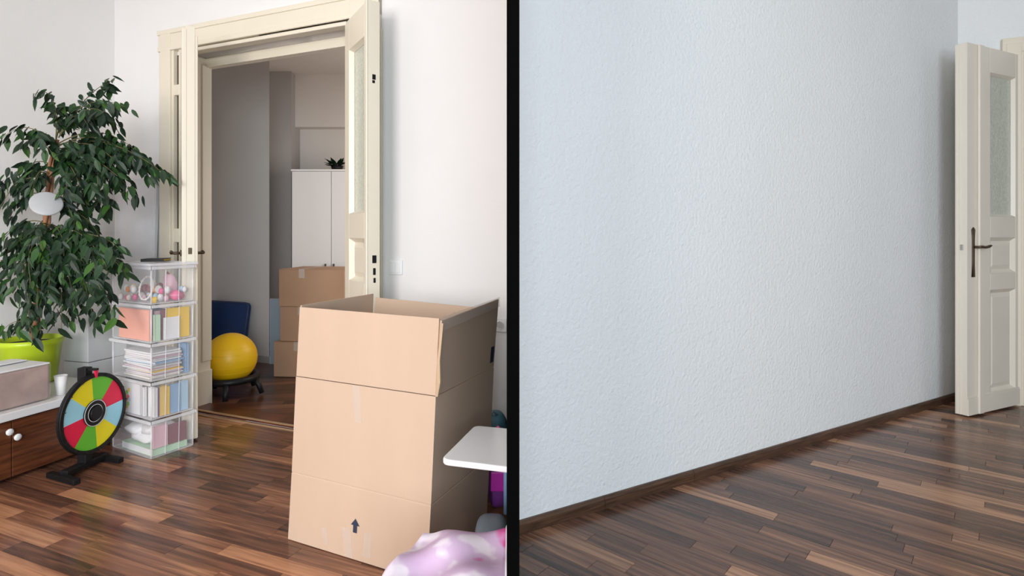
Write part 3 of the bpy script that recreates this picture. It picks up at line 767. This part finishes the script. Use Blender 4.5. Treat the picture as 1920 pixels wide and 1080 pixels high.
for bi, (a, b, c, dy) in enumerate(BRN):
    Ya, Yc = 3.13, 3.13+dy+rl.uniform(-.05,.05)
    if c[0] > 190 and c[1] > 440: Yc = 2.72
    A, B, Cc = at(*a, Ya), at(*b, (Ya+Yc)/2), at(*c, Yc)
    pts = []
    for i in range(15):
        t = i/14; p = A*(1-t)**2+B*2*t*(1-t)+Cc*t*t
        dd = wall_lim(p)
        if dd < .05: p = p+nB*(.05-dd)
        pts.append(p)
    MB().tube([p-PC for p in pts], [.0036*(1-.75*i/14) for i in range(15)], 5).build('branch', M['twig'], fic)
    L = sum((pts[i+1]-pts[i]).length for i in range(14)); n = int(L/.0145)
    for k in range(n):
        t = .22+.78*(k+rl.random()*.5)/n
        i = min(int(t*14), 13); f = t*14-i; p = pts[i].lerp(pts[i+1], f)+Vector((rl.gauss(0,.014), rl.gauss(0,.025), rl.gauss(0,.012))); tg_ = (pts[i+1]-pts[i]).normalized()
        side = tg_.cross(up); side = side.normalized() if side.length > 1e-3 else Vector((1,0,0))
        s_ = 1 if k % 2 else -1
        d = (tg_*rl.uniform(.1,.7)+side*s_*rl.uniform(.15,.75)+Vector((0,0,-1))*rl.uniform(.35,1.2)+Vector((rl.uniform(-.3,.3),rl.uniform(-.3,.3),rl.uniform(-.1,.2)))).normalized()
        nrm = Vector((rl.uniform(-.6,.6), rl.uniform(-1.2,-.1), rl.uniform(-.1,.9)))
        y = nrm.cross(d)
        if y.length < .05: continue
        y.normalize(); z = d.cross(y)
        ln = rl.uniform(.056,.094)
        if wall_lim(p) < .015 or wall_lim(p+d*ln) < .015 or (p+d*ln-C1).dot(nA) < .02: continue
        M4 = Matrix(((d.x,y.x,z.x,p.x-PC.x),(d.y,y.y,z.y,p.y-PC.y),(d.z,y.z,z.z,p.z-PC.z),(0,0,0,1))) @ Matrix.Scale(ln, 4)
        if (M4 @ Vector((1,0,0))).z < zr-.02 and Vector(((M4 @ Vector((1,0,0))).x, (M4 @ Vector((1,0,0))).y, 0)).length < rr+.02: continue
        facing = abs(z.dot((p-Vector((0,0,EYE))).normalized()))
        leaves.append((facing*ln/p.y*(1.5 if p.y < 3.13 else 1), M4))
leaves.sort(key=lambda q: -q[0])
lme = MB().add(LV, LF).mesh('leaf'); lme.materials.append(M['leaf'])
lmes = []
tones = [(.007,.021,.009),(.009,.030,.010),(.013,.044,.012),(.024,.078,.013),(.045,.125,.014)]
for i, c in enumerate(tones):
    q = lme.copy(); q.materials.clear(); q.materials.append(mat('ficus_leaf_tone', c, .45, spec=.35)); lmes.append(q)
for i, (s_, M4) in enumerate(leaves[:300]):
    o = bpy.data.objects.new('leaf', lmes[[0,0,1,1,1,2,2,3,1,4 if i % 3 == 0 else 2][i % 10]]); COL.objects.link(o); o.parent = fic; o.matrix_local = M4
fo = MB()
for s_, M4 in leaves[300:]: fo.add([M4 @ Vector(p) for p in LV], LF)
o = fo.build('small_foliage', M['leaf'], fic); o['kind'] = 'stuff'
# pale oval disc clipped in front of the trunk
dk = thing('hanging_disc', 'pale grey oval disc clipped to the ficus trunk', 'disc')
dc = at(87, 382, 2.86); dk.location = dc
nn = (Vector((0,0,EYE))-dc).normalized()+Vector((.0,.0,.55)); 
Rm = nn.to_track_quat('Z', 'Y').to_matrix().to_4x4()
MB().lathe([(.002,-.006),(.064,-.006),(.069,-.002),(.069,.002),(.064,.006),(.002,.007)], 40).xf(Rm).build('disc_plate', M['grey_disc'], dk, smooth=True)
tk = at(90, 392, 3.12)-dc
MB().tube([(0,0,-.005), tk*.5+Vector((.01,0,.01)), tk], .004, 8).build('clip_arm', M['white_plastic'], dk, smooth=True)

# ------------------------------------------------------------------ leaning foil sheet and white carton behind the crates
tS0, tS1 = tA(228), tA(301)
zs = at(265, 335, WA(tA(265)).y).z
lsx = thing('leaning_sheet', 'pale grey foil-wrapped sheet leaning on the wall beside the door casing', 'sheet')
lsx.matrix_world = frame_matrix(WA(tS0), uA, nA)
ws = min(tS1, TL-.02)-tS0
MB().hexa([(0,.060,0),(ws,.060,0),(ws,.085,0),(0,.085,0)], [(0,.002,zs),(ws,.002,zs),(ws,.027,zs),(0,.027,zs)]).build('sheet_core', M['foil_sheet'], lsx, bevel=.004)
MB().tube([(ws-.002,.085-.056*t+.0015,.01+(zs-.02)*t) for t in [i/20 for i in range(21)]], [.006+.003*math.sin(i*2.1) for i in range(21)], 6).build('film_edge', M['film'], lsx, smooth=True)
for zz in (.55, .68, .81, .94):
    MB().lathe([(.003,0),(.003,.002)], 8).build('staple', M['steel'], lsx, loc=(.02, .088-.056*zz/zs, zz*1.12))
wcn = thing('storage_carton', 'white storage carton standing behind the prize wheel', 'carton')
wcn.matrix_world = frame_matrix(Vector((-2.536, 3.35, 0)), uC, nC)
zc_ = at(165, 608, 3.35).z
MB().box(0, .24, 0, .20, 0, zc_*.62).build('carton_base', M['carton_white'], wcn, bevel=.004)
MB().box(-.003, .243, -.003, .203, zc_*.62+.004, zc_).build('carton_lid', M['carton_white'], wcn, bevel=.004)

# ------------------------------------------------------------------ stack of five clear crates
K0 = P(282, 863); K1 = P(207, 838); K2 = P(346, 837)
e1 = (K1-K0); Lc = e1.length; e1.normalize(); e2 = Vector((e1.y, -e1.x, 0)); e2 = -e2 if e2.y < 0 else e2
Dc = .235
FK = frame_matrix(K0, e1, e2)                  # x: along the left-hand face, y: along the right-hand face
hc = .198
names = ['topmost of the stack, with toys', 'with a salmon folder, second from the top', 'full of stacked paper, third from the top', 'with upright books, second from the floor', 'lowest of the stack, standing on the floor']
def crate(z, label):
    c = thing('storage_crate', label, 'crate', group='stack of clear crates'); c.matrix_world = FK @ Matrix.Translation((0, 0, z))
    t = .003; i = .012; h = hc-.004
    def tray(x0, x1, y0, y1, x0b, x1b, y0b, y1b):
        return [(x0b,y0b,.004),(x1b,y0b,.004),(x1b,y1b,.004),(x0b,y1b,.004),(x0,y0,h-.01),(x1,y0,h-.01),(x1,y1,h-.01),(x0,y1,h-.01)]
    v = tray(.004, Lc-.004, .004, Dc-.004, i, Lc-i, i, Dc-i)
    MB().add(v, [(0,1,5,4),(1,2,6,5),(2,3,7,6),(3,0,4,7)]).build('crate_wall', M['clear'], c)
    MB().box(i-.004, Lc-i+.004, i-.004, Dc-i+.004, 0, .005).build('crate_bottom', M['clear_rim'], c)
    q = MB()
    for a, b, cc, d in ((-.006, Lc+.006, -.006, .002), (-.006, Lc+.006, Dc-.002, Dc+.006), (-.006, .002, .006, Dc-.006), (Lc-.002, Lc+.006, .006, Dc-.006)):
        q.box(a, b, cc, d, h-.016, h)
    q.build('rim', M['clear_rim'], c, bevel=.003)
    for (x, y) in ((.012,.012),(Lc-.012,.012),(.012,Dc-.012),(Lc-.012,Dc-.012)):
        MB().lathe([(.004,.004),(.005,h-.02)], 8, c=(x-(.003 if x<.1 else -.003), y-(.003 if y<.1 else -.003), 0)).build('corner_post', M['clear_rim'], c, smooth=True)
    for y in (.08, .15): MB().tube([(.010, y, .006), (.004, y, h-.02)], .002, 6).build('rib', M['clear_rim'], c)
    return c
for k in range(5): crate((4-k)*hc, 'clear plastic storage crate '+names[k])
tc_ = thing('crate_lid', 'clear lid on the topmost clear crate', 'lid'); tc_.matrix_world = FK @ Matrix.Translation((0, 0, 5*hc-.003))
MB().box(-.008, Lc+.008, -.008, Dc+.008, .0, .005).build('lid_panel', M['clear'], tc_, bevel=.001)
q = MB()
for a, b, cc, d in ((-.011, Lc+.011, -.011, .004), (-.011, Lc+.011, Dc-.004, Dc+.011), (-.011, .004, .004, Dc-.004), (Lc-.004, Lc+.011, .004, Dc-.004)): q.box(a, b, cc, d, .001, .016)
q.build('lid_rim', M['clear_rim'], tc_, bevel=.003)
def inc(name, label, cat_, k, x, y, dz=0.0, rz=0, group=None):
    """a thing inside crate k (0 = top); local frame of the crate"""
    o = thing(name, label, cat_, group=group); o.matrix_world = FK @ Matrix.Translation((x, y, (4-k)*hc+.0055+dz)) @ Matrix.Rotation(rz, 4, 'Z'); return o
def book(name, label, cat_, k, x, y, sx, sy, sz, cover, rz=0, tilt=None, group=None, page='paper', dz=0):
    b = inc(name, label, cat_, k, x, y, dz, rz, group)
    m = min(sx, sy, sz)
    if m == sx or m == sy:
        ax = 0 if m == sx else 1
        t = .0016
        if ax == 0: MB().box(-sx/2, -sx/2+t, -sy/2, sy/2, 0, sz).box(sx/2-t, sx/2, -sy/2, sy/2, 0, sz).box(-sx/2, sx/2, -sy/2, -sy/2+t, 0, sz).build('cover', M[cover], b); MB().box(-sx/2+t, sx/2-t, -sy/2+t, sy/2-.003, .003, sz-.004).build('pages', M[page], b)
        else: MB().box(-sx/2, sx/2, -sy/2, -sy/2+t, 0, sz).box(-sx/2, sx/2, sy/2-t, sy/2, 0, sz).box(-sx/2, -sx/2+t, -sy/2, sy/2, 0, sz).build('cover', M[cover], b); MB().box(-sx/2+t, sx/2-.003, -sy/2+t, sy/2-t, .003, sz-.004).build('pages', M[page], b)
    else:
        t = min(.0016, sz*.2)
        MB().box(-sx/2, sx/2, -sy/2, sy/2, 0, t).box(-sx/2, sx/2, -sy/2, sy/2, sz-t, sz).box(-sx/2, -sx/2+t, -sy/2, sy/2, 0, sz).build('cover', M[cover], b); MB().box(-sx/2+t, sx/2-.002, -sy/2+.002, sy/2-.002, t, sz-t).build('pages', M[page], b)
    return b
# crate 1: toys
b = inc('toy_ball', 'pink toy ball in the topmost clear crate', 'ball', 0, .045, .155); MB().lathe([(.028*math.cos(t), .028+.028*math.sin(t)) for t in [math.pi*(i/14-.5) for i in range(15)]], 20, cap=False).build('ball_skin', M['pink'], b, smooth=True)
MB().tube([(.0283*math.cos(k*.2618), .0283*math.sin(k*.2618), .028) for k in range(24)], .0015, 6, closed=True).build('seam', M['pale_pink'], b)
b = inc('toy_hoop', 'white beaded toy hoop in the topmost clear crate', 'hoop', 0, .12, .045)
MB().tube([(.06*math.cos(k*.2094), .012*math.sin(k*.2094), .071+.06*math.sin(k*.2094)) for k in range(30)], .004, 8, closed=True).build('hoop_ring', M['paper'], b, smooth=True)
for k in range(0, 30, 3): blob(MB(), (.06*math.cos(k*.2094), .012*math.sin(k*.2094), .071+.06*math.sin(k*.2094)), .007, .007, .007, 10, 6).build('bead', M['cream_paper'], b, smooth=True)
b = inc('toy_cup', 'small yellow toy cup in the topmost clear crate', 'toy', 0, .026, .034); MB().lathe([(.011,0),(.014,.03),(.0125,.03),(.010,.003)], 20).build('cup_wall', M['amber'], b, smooth=True)
MB().tube([(.013,0,.022),(.021,0,.020),(.021,0,.010),(.012,0,.008)], .002, 6).build('handle', M['amber'], b)
b = inc('doll_dress', 'folded pale pink doll dress standing in the topmost clear crate', 'doll dress', 0, .125, .17)
blob(MB(), (0,0,.07), .038, .030, .07, 22, 14, .8, 4, .09).build('skirt', M['pale_pink'], b, smooth=True); MB().tube([(-.02,0,.12),(0,-.012,.15),(.02,0,.12)], .004, 6).build('strap', M['maroon'], b)
rt = random.Random(4); put = []
cl = ['paper','paper','pale_pink','cream_paper','mauve','pink','pale_blue','orange','paper','maroon']
lab = dict(paper='white', pale_pink='pale pink', cream_paper='cream', mauve='mauve', pink='hot pink', pale_blue='pale blue', orange='orange', maroon='maroon')
tries = 0
while len(put) < 52 and tries < 6000:
    tries += 1
    x, y, r = rt.uniform(.03, Lc-.03), rt.uniform(.03, Dc-.03), rt.uniform(.011, .017)
    lay = 0 if len(put) < 27 else 1
    if any((x-a)**2+(y-b_)**2 < (r+c)**2 for a, b_, c in put[27*lay:]+[(.045,.155,.03),(.125,.17,.044),(.026,.034,.022)]) or (abs(y-.045) < .022+r and abs(x-.12) < .075): continue
    put.append((x, y, r)); cc = cl[len(put) % 10]
    b = inc('toy_bauble', '%s ribbed toy bauble lying in the topmost clear crate' % lab[cc], 'toy', 0, x, y, lay*.040, rt.uniform(0, 3), 'loose baubles in the top crate')
    V = []
    for j in range(9):
        t = math.pi*(j/8-.5)
        for k in range(16): 
            rr_ = r*math.cos(t)*(1 if k % 2 else .82)+.0004; V.append((rr_*math.cos(k*math.pi/8), rr_*math.sin(k*math.pi/8), r*1.3+r*1.3*math.sin(t)))
    MB().add(V, [(j*16+k, j*16+(k+1) % 16, (j+1)*16+(k+1) % 16, (j+1)*16+k) for j in range(8) for k in range(16)]).build('bauble_body', M[cc], b, smooth=True)
    MB().tube([(0,0,r*2.55),(.003,0,r*2.55+.004),(0,0,r*2.55+.008),(-.003,0,r*2.55+.004)], .001, 5, closed=True).build('loop', M['ochre'], b)
# crate 2
book('folder', 'salmon coloured folder filling the side of the second clear crate', 'folder', 1, .185, .024, .285, .012, .158, 'salmon')
book('folder', 'large yellow folder standing in the second clear crate', 'folder', 1, .030, .158, .010, .12, .160, 'amber')
book('card', 'white card leaning on the yellow folder in the second clear crate', 'card', 1, .0195, .118, .004, .085, .115, 'paper')
book('picture_book', 'maroon picture book in the second clear crate', 'book', 1, .034, .082, .013, .022, .155, 'maroon')
book('picture_book', 'mauve picture book in the second clear crate', 'book', 1, .055, .075, .013, .05, .150, 'mauve')
book('slim_box', 'mint green slim box in the second clear crate', 'box', 1, .026, .046, .016, .028, .135, 'mint')
book('picture_book', 'dark navy picture book at the back of the second clear crate', 'book', 1, .13, .13, .15, .02, .150, 'navy')
# crate 3: stacked paper
zz = 0; rp = random.Random(12)
seq = ['cream_paper','paper','mauve','paper','amber','paper','pale_pink','grey','paper','steel_blue','paper','paper','mauve','paper','paper']
tx = dict(cream_paper='cream', paper='white', mauve='mauve', amber='orange yellow', pale_pink='pale pink', grey='grey', steel_blue='blue')
for k, c in enumerate(seq):
    h = rp.uniform(.006, .013); rz = rp.uniform(-.06, .06)
    if zz+h > .155: break
    book('magazine', '%s magazine in the pile inside the third clear crate' % tx[c], 'magazine', 2, .165+rp.uniform(-.012,.012), .108+rp.uniform(-.010,.004), .255, .155, h-.0008, c, rz, dz=zz, group='pile of magazines in the third crate')
    zz += h
book('binder', 'narrow steel blue binder upright at the end of the third clear crate', 'binder', 2, .06, .2085, .07, .016, .158, 'steel_blue')
# crate 4: upright books
b = book('picture_book', 'white picture book with rainbow flower print in the fourth clear crate', 'book', 3, .225, .026, .19, .012, .160, 'paper')
for i, (dx, dz, c) in enumerate(((-.02,.12,'amber'),(.0,.105,'green'),(.012,.09,'orange'),(-.012,.082,'red'),(.004,.066,'orange'),(.014,.05,'steel_blue'),(-.012,.046,'green'),(.002,.03,'amber'),(-.022,.07,'pale_blue'))):
    MB().lathe([(.002,0),(.012,0),(.012,.0006),(.002,.0008)], 12).xf(Matrix.Translation((dx+.03, -.0063, dz)) @ Matrix.Rotation(math.pi/2, 4, 'X')).build('printed_flower', M[c], b)
book('picture_book', 'white spined book in the fourth clear crate', 'book', 3, .100, .027, .018, .012, .150, 'paper')
xk = .032
for i, (c, wd_, h, lb, dp) in enumerate((('paper', .016, .152, 'white slim book at the corner of the fourth clear crate', 'book'), ('violet', .008, .150, 'violet slim book in the fourth clear crate', 'book'), ('ochre', .042, .150, 'wide ochre yellow folder in the fourth clear crate', 'folder'),
        ('amber', .012, .146, 'bright yellow slim folder in the fourth clear crate', 'folder'), ('steel_blue', .060, .150, 'steel blue folder in the fourth clear crate', 'folder'), ('pale_blue', .040, .156, 'pale blue sleeve in the fourth clear crate', 'folder'))):
    book('folder' if dp == 'folder' else 'slim_book', lb, dp, 3, .030 if wd_ > .02 else .050, xk+wd_/2, .014 if wd_ > .02 else .06, wd_-.001, h, c); xk += wd_
# crate 5
book('folder', 'pale green flat folder at the bottom of the lowest clear crate', 'folder', 4, .165, .112, .29, .18, .034, 'mint')
b = inc('paper_heap', 'heap of crumpled white paper in the lowest clear crate', 'paper', 4, .19, .105, .035)
for i, (x, y, z, sx) in enumerate(((-.0,0,.030,.10),(-.05,.01,.072,.07),(.04,-.01,.068,.075))): blob(MB(), (x,y,z), sx, .075, .030, 26, 12, .7, i, .10).build('crumpled_sheet', M['paper'], b, smooth=True)
book('folder', 'pale pink folder standing in the lowest clear crate', 'folder', 4, .035, .068, .016, .07, .112, 'pale_pink', dz=.035)
book('picture_book', 'maroon picture book standing in the lowest clear crate', 'book', 4, .034, .155, .016, .095, .10, 'maroon', dz=.035)
# book lying on the lid
b = thing('notebook', 'black notebook with yellow edge lying on the topmost clear crate', 'notebook'); b.matrix_world = FK @ Matrix.Translation((.235, .16, 5*hc+.0135)) @ Matrix.Rotation(.75, 4, 'Z')
MB().box(-.075, .075, -.055, .055, 0, .003).box(-.075, .075, -.055, .055, .012, .015).box(-.075, -.072, -.055, .055, 0, .015).build('cover', M['black_plastic'], b); MB().box(-.072, .073, -.053, .053, .003, .012).build('pages', M['amber'], b)

# ------------------------------------------------------------------ prize wheel
WC = P(171, 868); WC = Vector((WC.x, WC.y, 0))
thw = math.radians(84)
pw = thing('prize_wheel', 'black rimmed prize wheel with red, green, yellow and blue segments on a stand', 'prize wheel')
uw = Vector((math.cos(thw), math.sin(thw), 0)); nw = Vector((uw.y, -uw.x, 0))
wy = 2.74; wx = (172-960)/F*wy; WC = Vector((wx, wy, 0))
pw.matrix_world = frame_matrix(WC, uw, nw)       # x along the wheel, y towards the viewer, z up
zc = at(172, 774, wy).z; RW = .192
def disc(r0, r1, y0, y1, a0=0, a1=2*math.pi, n=64):
    V = []; Fc = []
    full = abs(a1-a0-2*math.pi) < 1e-6
    for i in range(n+1):
        a = a0+(a1-a0)*i/n
        for r, y in ((r0,y0),(r1,y0),(r1,y1),(r0,y1)): V.append((r*math.cos(a), y, zc+r*math.sin(a)))
    for i in range(n):
        for k in range(4): Fc.append((i*4+k, i*4+(k+1) % 4, (i+1)*4+(k+1) % 4, (i+1)*4+k))
    if not full: Fc += [(0,1,2,3), (n*4+3, n*4+2, n*4+1, n*4)]
    return MB().add(V, Fc)
disc(.02, RW, .000, .012).build('backboard', M['black_plastic'], pw)
disc(RW-.018, RW, .012, .021).build('rim', M['black_plastic'], pw, bevel=.002)
cs8 = ['green','red','sky','yellow','green','red','sky','yellow']
for i, c in enumerate(cs8):
    a1 = math.radians(95-45*i); a0 = a1-math.radians(45)
    o = disc(.03, RW-.0185, .0122, .0145, a0, a1, 12).build('segment', M[c], pw)
for i in range(16):
    a = math.radians(95-22.5*i); MB().lathe([(.0022,0),(.0022,.012),(.001,.014)], 8).xf(Matrix.Translation(((RW-.009)*math.cos(a), .020, zc+(RW-.009)*math.sin(a))) @ Matrix.Rotation(-math.pi/2, 4, 'X')).build('peg', M['black_plastic'], pw)
disc(.002, .064, .0146, .020).build('hub', M['black_plastic'], pw)
disc(.060, .063, .020, .0212).build('hub_ring', M['paper'], pw); disc(.040, .0425, .020, .0212).build('hub_ring', M['paper'], pw)
MB().box(-.016, .016, -.02, .001, zc-.016, zc+.016).build('axle', M['black_plastic'], pw)
disc(.001, .034, .020, .030).build('hub_cap', M['black_plastic'], pw, bevel=.003)
MB().box(-.020, .020, -.060, -.014, .028, zc+RW+.030).build('post', M['black_plastic'], pw, bevel=.003)
MB().box(-.010, .010, -.03, .030, zc+RW+.016, zc+RW+.026).build('pointer_arm', M['black_plastic'], pw, bevel=.002)
MB().hexa([(-.003,.022,zc+RW-.02),(.003,.022,zc+RW-.02),(.003,.027,zc+RW-.02),(-.003,.027,zc+RW-.02)], [(-.010,.020,zc+RW+.016),(.010,.020,zc+RW+.016),(.010,.028,zc+RW+.016),(-.010,.028,zc+RW+.016)]).build('pointer', M['red'], pw)
MB().box(-.118, .118, -.058, -.014, .012, .040).build('base_bar', M['black_plastic'], pw, bevel=.003)
for x in (-.125, .115): MB().box(-.016, .016, -.10, .115, 0, .026).build('foot', M['black_plastic'], pw, bevel=.004, loc=(x, -.035, 0), rz=.30 if x < 0 else .22)

# ------------------------------------------------------------------ hall furniture
bp = P(440, 752); 
gb = thing('gym_ball', 'yellow gym ball seated on a black ring base in the hall', 'ball')
yb = 4.02; xb = (432-960)/F*yb; rb_ = .178; zb = at(437, 671, yb).z
gb.location = (xb, yb, 0)
MB().lathe([(rb_*math.cos(t)+.0005, zb+rb_*math.sin(t)) for t in [math.pi*(i/24-.5) for i in range(25)]], 40, cap=False).build('ball_skin', M['ball'], gb, smooth=True)
for t in (-.5, -.25, 0, .25, .5): MB().tube([(rb_*math.cos(t)*math.cos(k*.1309), rb_*math.cos(t)*math.sin(k*.1309), zb+rb_*math.sin(t)) for k in range(48)], .0012, 5, closed=True).build('rib', M['ball'], gb, smooth=True)
bs = thing('ball_base', 'black plastic ring base with feet under the yellow gym ball', 'ball base', (xb, yb, 0))
zr_ = zb-rb_*.72
MB().tube([(.175*math.cos(k*.1963), .175*math.sin(k*.1963), zr_-.010) for k in range(32)], .024, 10, closed=True).build('ring', M['black_plastic'], bs, smooth=True)
for k in range(5):
    a = -1.25+k*1.2566
    MB().tube([(.17*math.cos(a), .17*math.sin(a), zr_-.012), (.205*math.cos(a), .205*math.sin(a), zr_*.5), (.225*math.cos(a), .225*math.sin(a), .014)], [.022,.019,.017], 8).build('foot', M['black_plastic'], bs, smooth=True)
# blue board leaning on the hall wall
yb2 = 4.75
pA, pB_ = at(380, 567, yb2), at(477, 575, yb2)
bb = thing('blue_board', 'dark blue padded board with rounded corners leaning on the hall wall', 'board')
tB = ray_line(428, HC, uA)
bb.matrix_world = FH @ Matrix.Translation((tB+.06, .012, 0))
wbb = .25; hbb = at(440, 567, (HC+uA*tB).y-.1).z
pl = rounded([(-wbb, 0), (wbb, 0), (wbb, hbb), (-wbb, hbb)], [.01, .01, .05, .05])
V = [(p.x, .10-.09*p.y/hbb, p.y+.0) for p in pl]+[(p.x, .13-.09*p.y/hbb, p.y) for p in pl]; n = len(pl)
MB().add(V, [tuple(range(n)), tuple(range(n, 2*n))]+[(i, (i+1) % n, n+(i+1) % n, n+i) for i in range(n)]).build('board_panel', M['blue'], bb)
MB().tube([Vector(p)+Vector((0, .0, 0)) for p in V[n:]], .008, 6, closed=True).build('edge_binding', M['navy'], bb, smooth=True)
bgk = thing('backpack', 'black bag leaning beside the blue board in the hall', 'bag'); bgk.matrix_world = FH @ Matrix.Translation((tB-.215, .235, 0))
blob(MB(), (0,0,.29), .09, .075, .29, 20, 14, .6, 2, .02).build('bag_body', M['black_plastic'], bgk, smooth=True); MB().tube([(-.03,.0,.56),(0,0,.61),(.03,0,.56)], .008, 8).build('handle', M['black_plastic'], bgk, smooth=True)

# stacked cartons in the hall
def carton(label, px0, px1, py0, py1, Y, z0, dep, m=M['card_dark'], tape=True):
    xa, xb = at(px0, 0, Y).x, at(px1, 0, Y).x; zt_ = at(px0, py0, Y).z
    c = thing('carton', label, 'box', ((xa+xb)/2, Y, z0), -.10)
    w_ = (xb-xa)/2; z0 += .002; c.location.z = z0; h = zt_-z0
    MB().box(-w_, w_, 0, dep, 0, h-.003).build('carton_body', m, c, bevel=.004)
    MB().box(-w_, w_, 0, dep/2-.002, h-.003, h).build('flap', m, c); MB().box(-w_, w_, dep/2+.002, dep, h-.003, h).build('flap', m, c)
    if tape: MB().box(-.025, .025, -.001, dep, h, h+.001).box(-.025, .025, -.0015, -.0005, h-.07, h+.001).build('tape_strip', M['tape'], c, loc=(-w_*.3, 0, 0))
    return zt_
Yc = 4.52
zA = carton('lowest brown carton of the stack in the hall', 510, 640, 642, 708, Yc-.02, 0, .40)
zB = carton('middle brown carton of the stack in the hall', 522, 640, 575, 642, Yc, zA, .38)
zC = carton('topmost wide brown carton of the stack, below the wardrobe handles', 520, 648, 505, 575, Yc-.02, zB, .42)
# grey panel beside the cartons
gx = at(514, 600, Yc+.45).x
gpn = thing('grey_panel', 'narrow grey panel standing between hall wall and carton stack', 'panel', (gx, Yc+.45, 0))
MB().box(-.035, .06, 0, .018, 0, at(514, 560, Yc+.45).z).build('panel_board', M['slate'], gpn, bevel=.003); MB().box(-.037, -.033, -.002, .020, 0, at(514, 560, Yc+.45).z).build('edge_band', M['grey'], gpn)
# wardrobe
Yw = 5.75
wr = thing('wardrobe', 'white two-door wardrobe in the hall behind the carton stack', 'wardrobe')
xw0, xwg = at(547, 0, Yw).x, at(621, 0, Yw).x; ww = 2*(xwg-xw0); hw_ = at(560, 321, Yw).z
wr.location = (xw0, Yw, 0)
MB().box(0, ww, .02, .345, .06, hw_).box(.01, ww-.01, .05, .345, 0, .06).build('carcass', M['white_lam'], wr)
MB().box(-.006, ww+.006, -.008, .345, hw_, hw_+.02).build('top_board', M['white_lam'], wr, bevel=.002)
for a, b, k in ((.002, ww/2-.004, ww/2-.055), (ww/2+.004, ww-.002, ww/2+.03)):
    d = MB().box(a, b, 0, .019, .065, hw_-.003).build('door', M['white_lam'], wr, bevel=.002)
    zk = at(615, 500, Yw).z
    MB().box(k-.006, k+.006, -.026, 0, zk-.03, zk+.03).build('handle', M['bronze'], d, bevel=.003)
wp = thing('trailing_plant', 'small dark green plant on top of the white wardrobe', 'plant', at(632, 322, Yw+.12)); wp.location.z = hw_+.02
MB().lathe([(.05,0),(.065,.05),(.06,.05),(.04,.045)], 20).build('pot', M['black_plastic'], wp, smooth=True)
rw = random.Random(3); fo = MB()
for k in range(42):
    a = rw.uniform(0, 6.28); d = Vector((math.cos(a), math.sin(a), rw.uniform(.0,.55))).normalized(); y = d.cross(up).normalized(); z = d.cross(y); p = Vector((d.x*.03, d.y*.03, rw.uniform(.045,.075)))
    M4 = Matrix(((d.x,y.x,z.x,p.x),(d.y,y.y,z.y,p.y),(d.z,y.z,z.z,p.z),(0,0,0,1))) @ Matrix.Scale(rw.uniform(.06,.125), 4)
    o = bpy.data.objects.new('leaf', lmes[k % 2]); COL.objects.link(o); o.parent = wp; o.matrix_local = M4
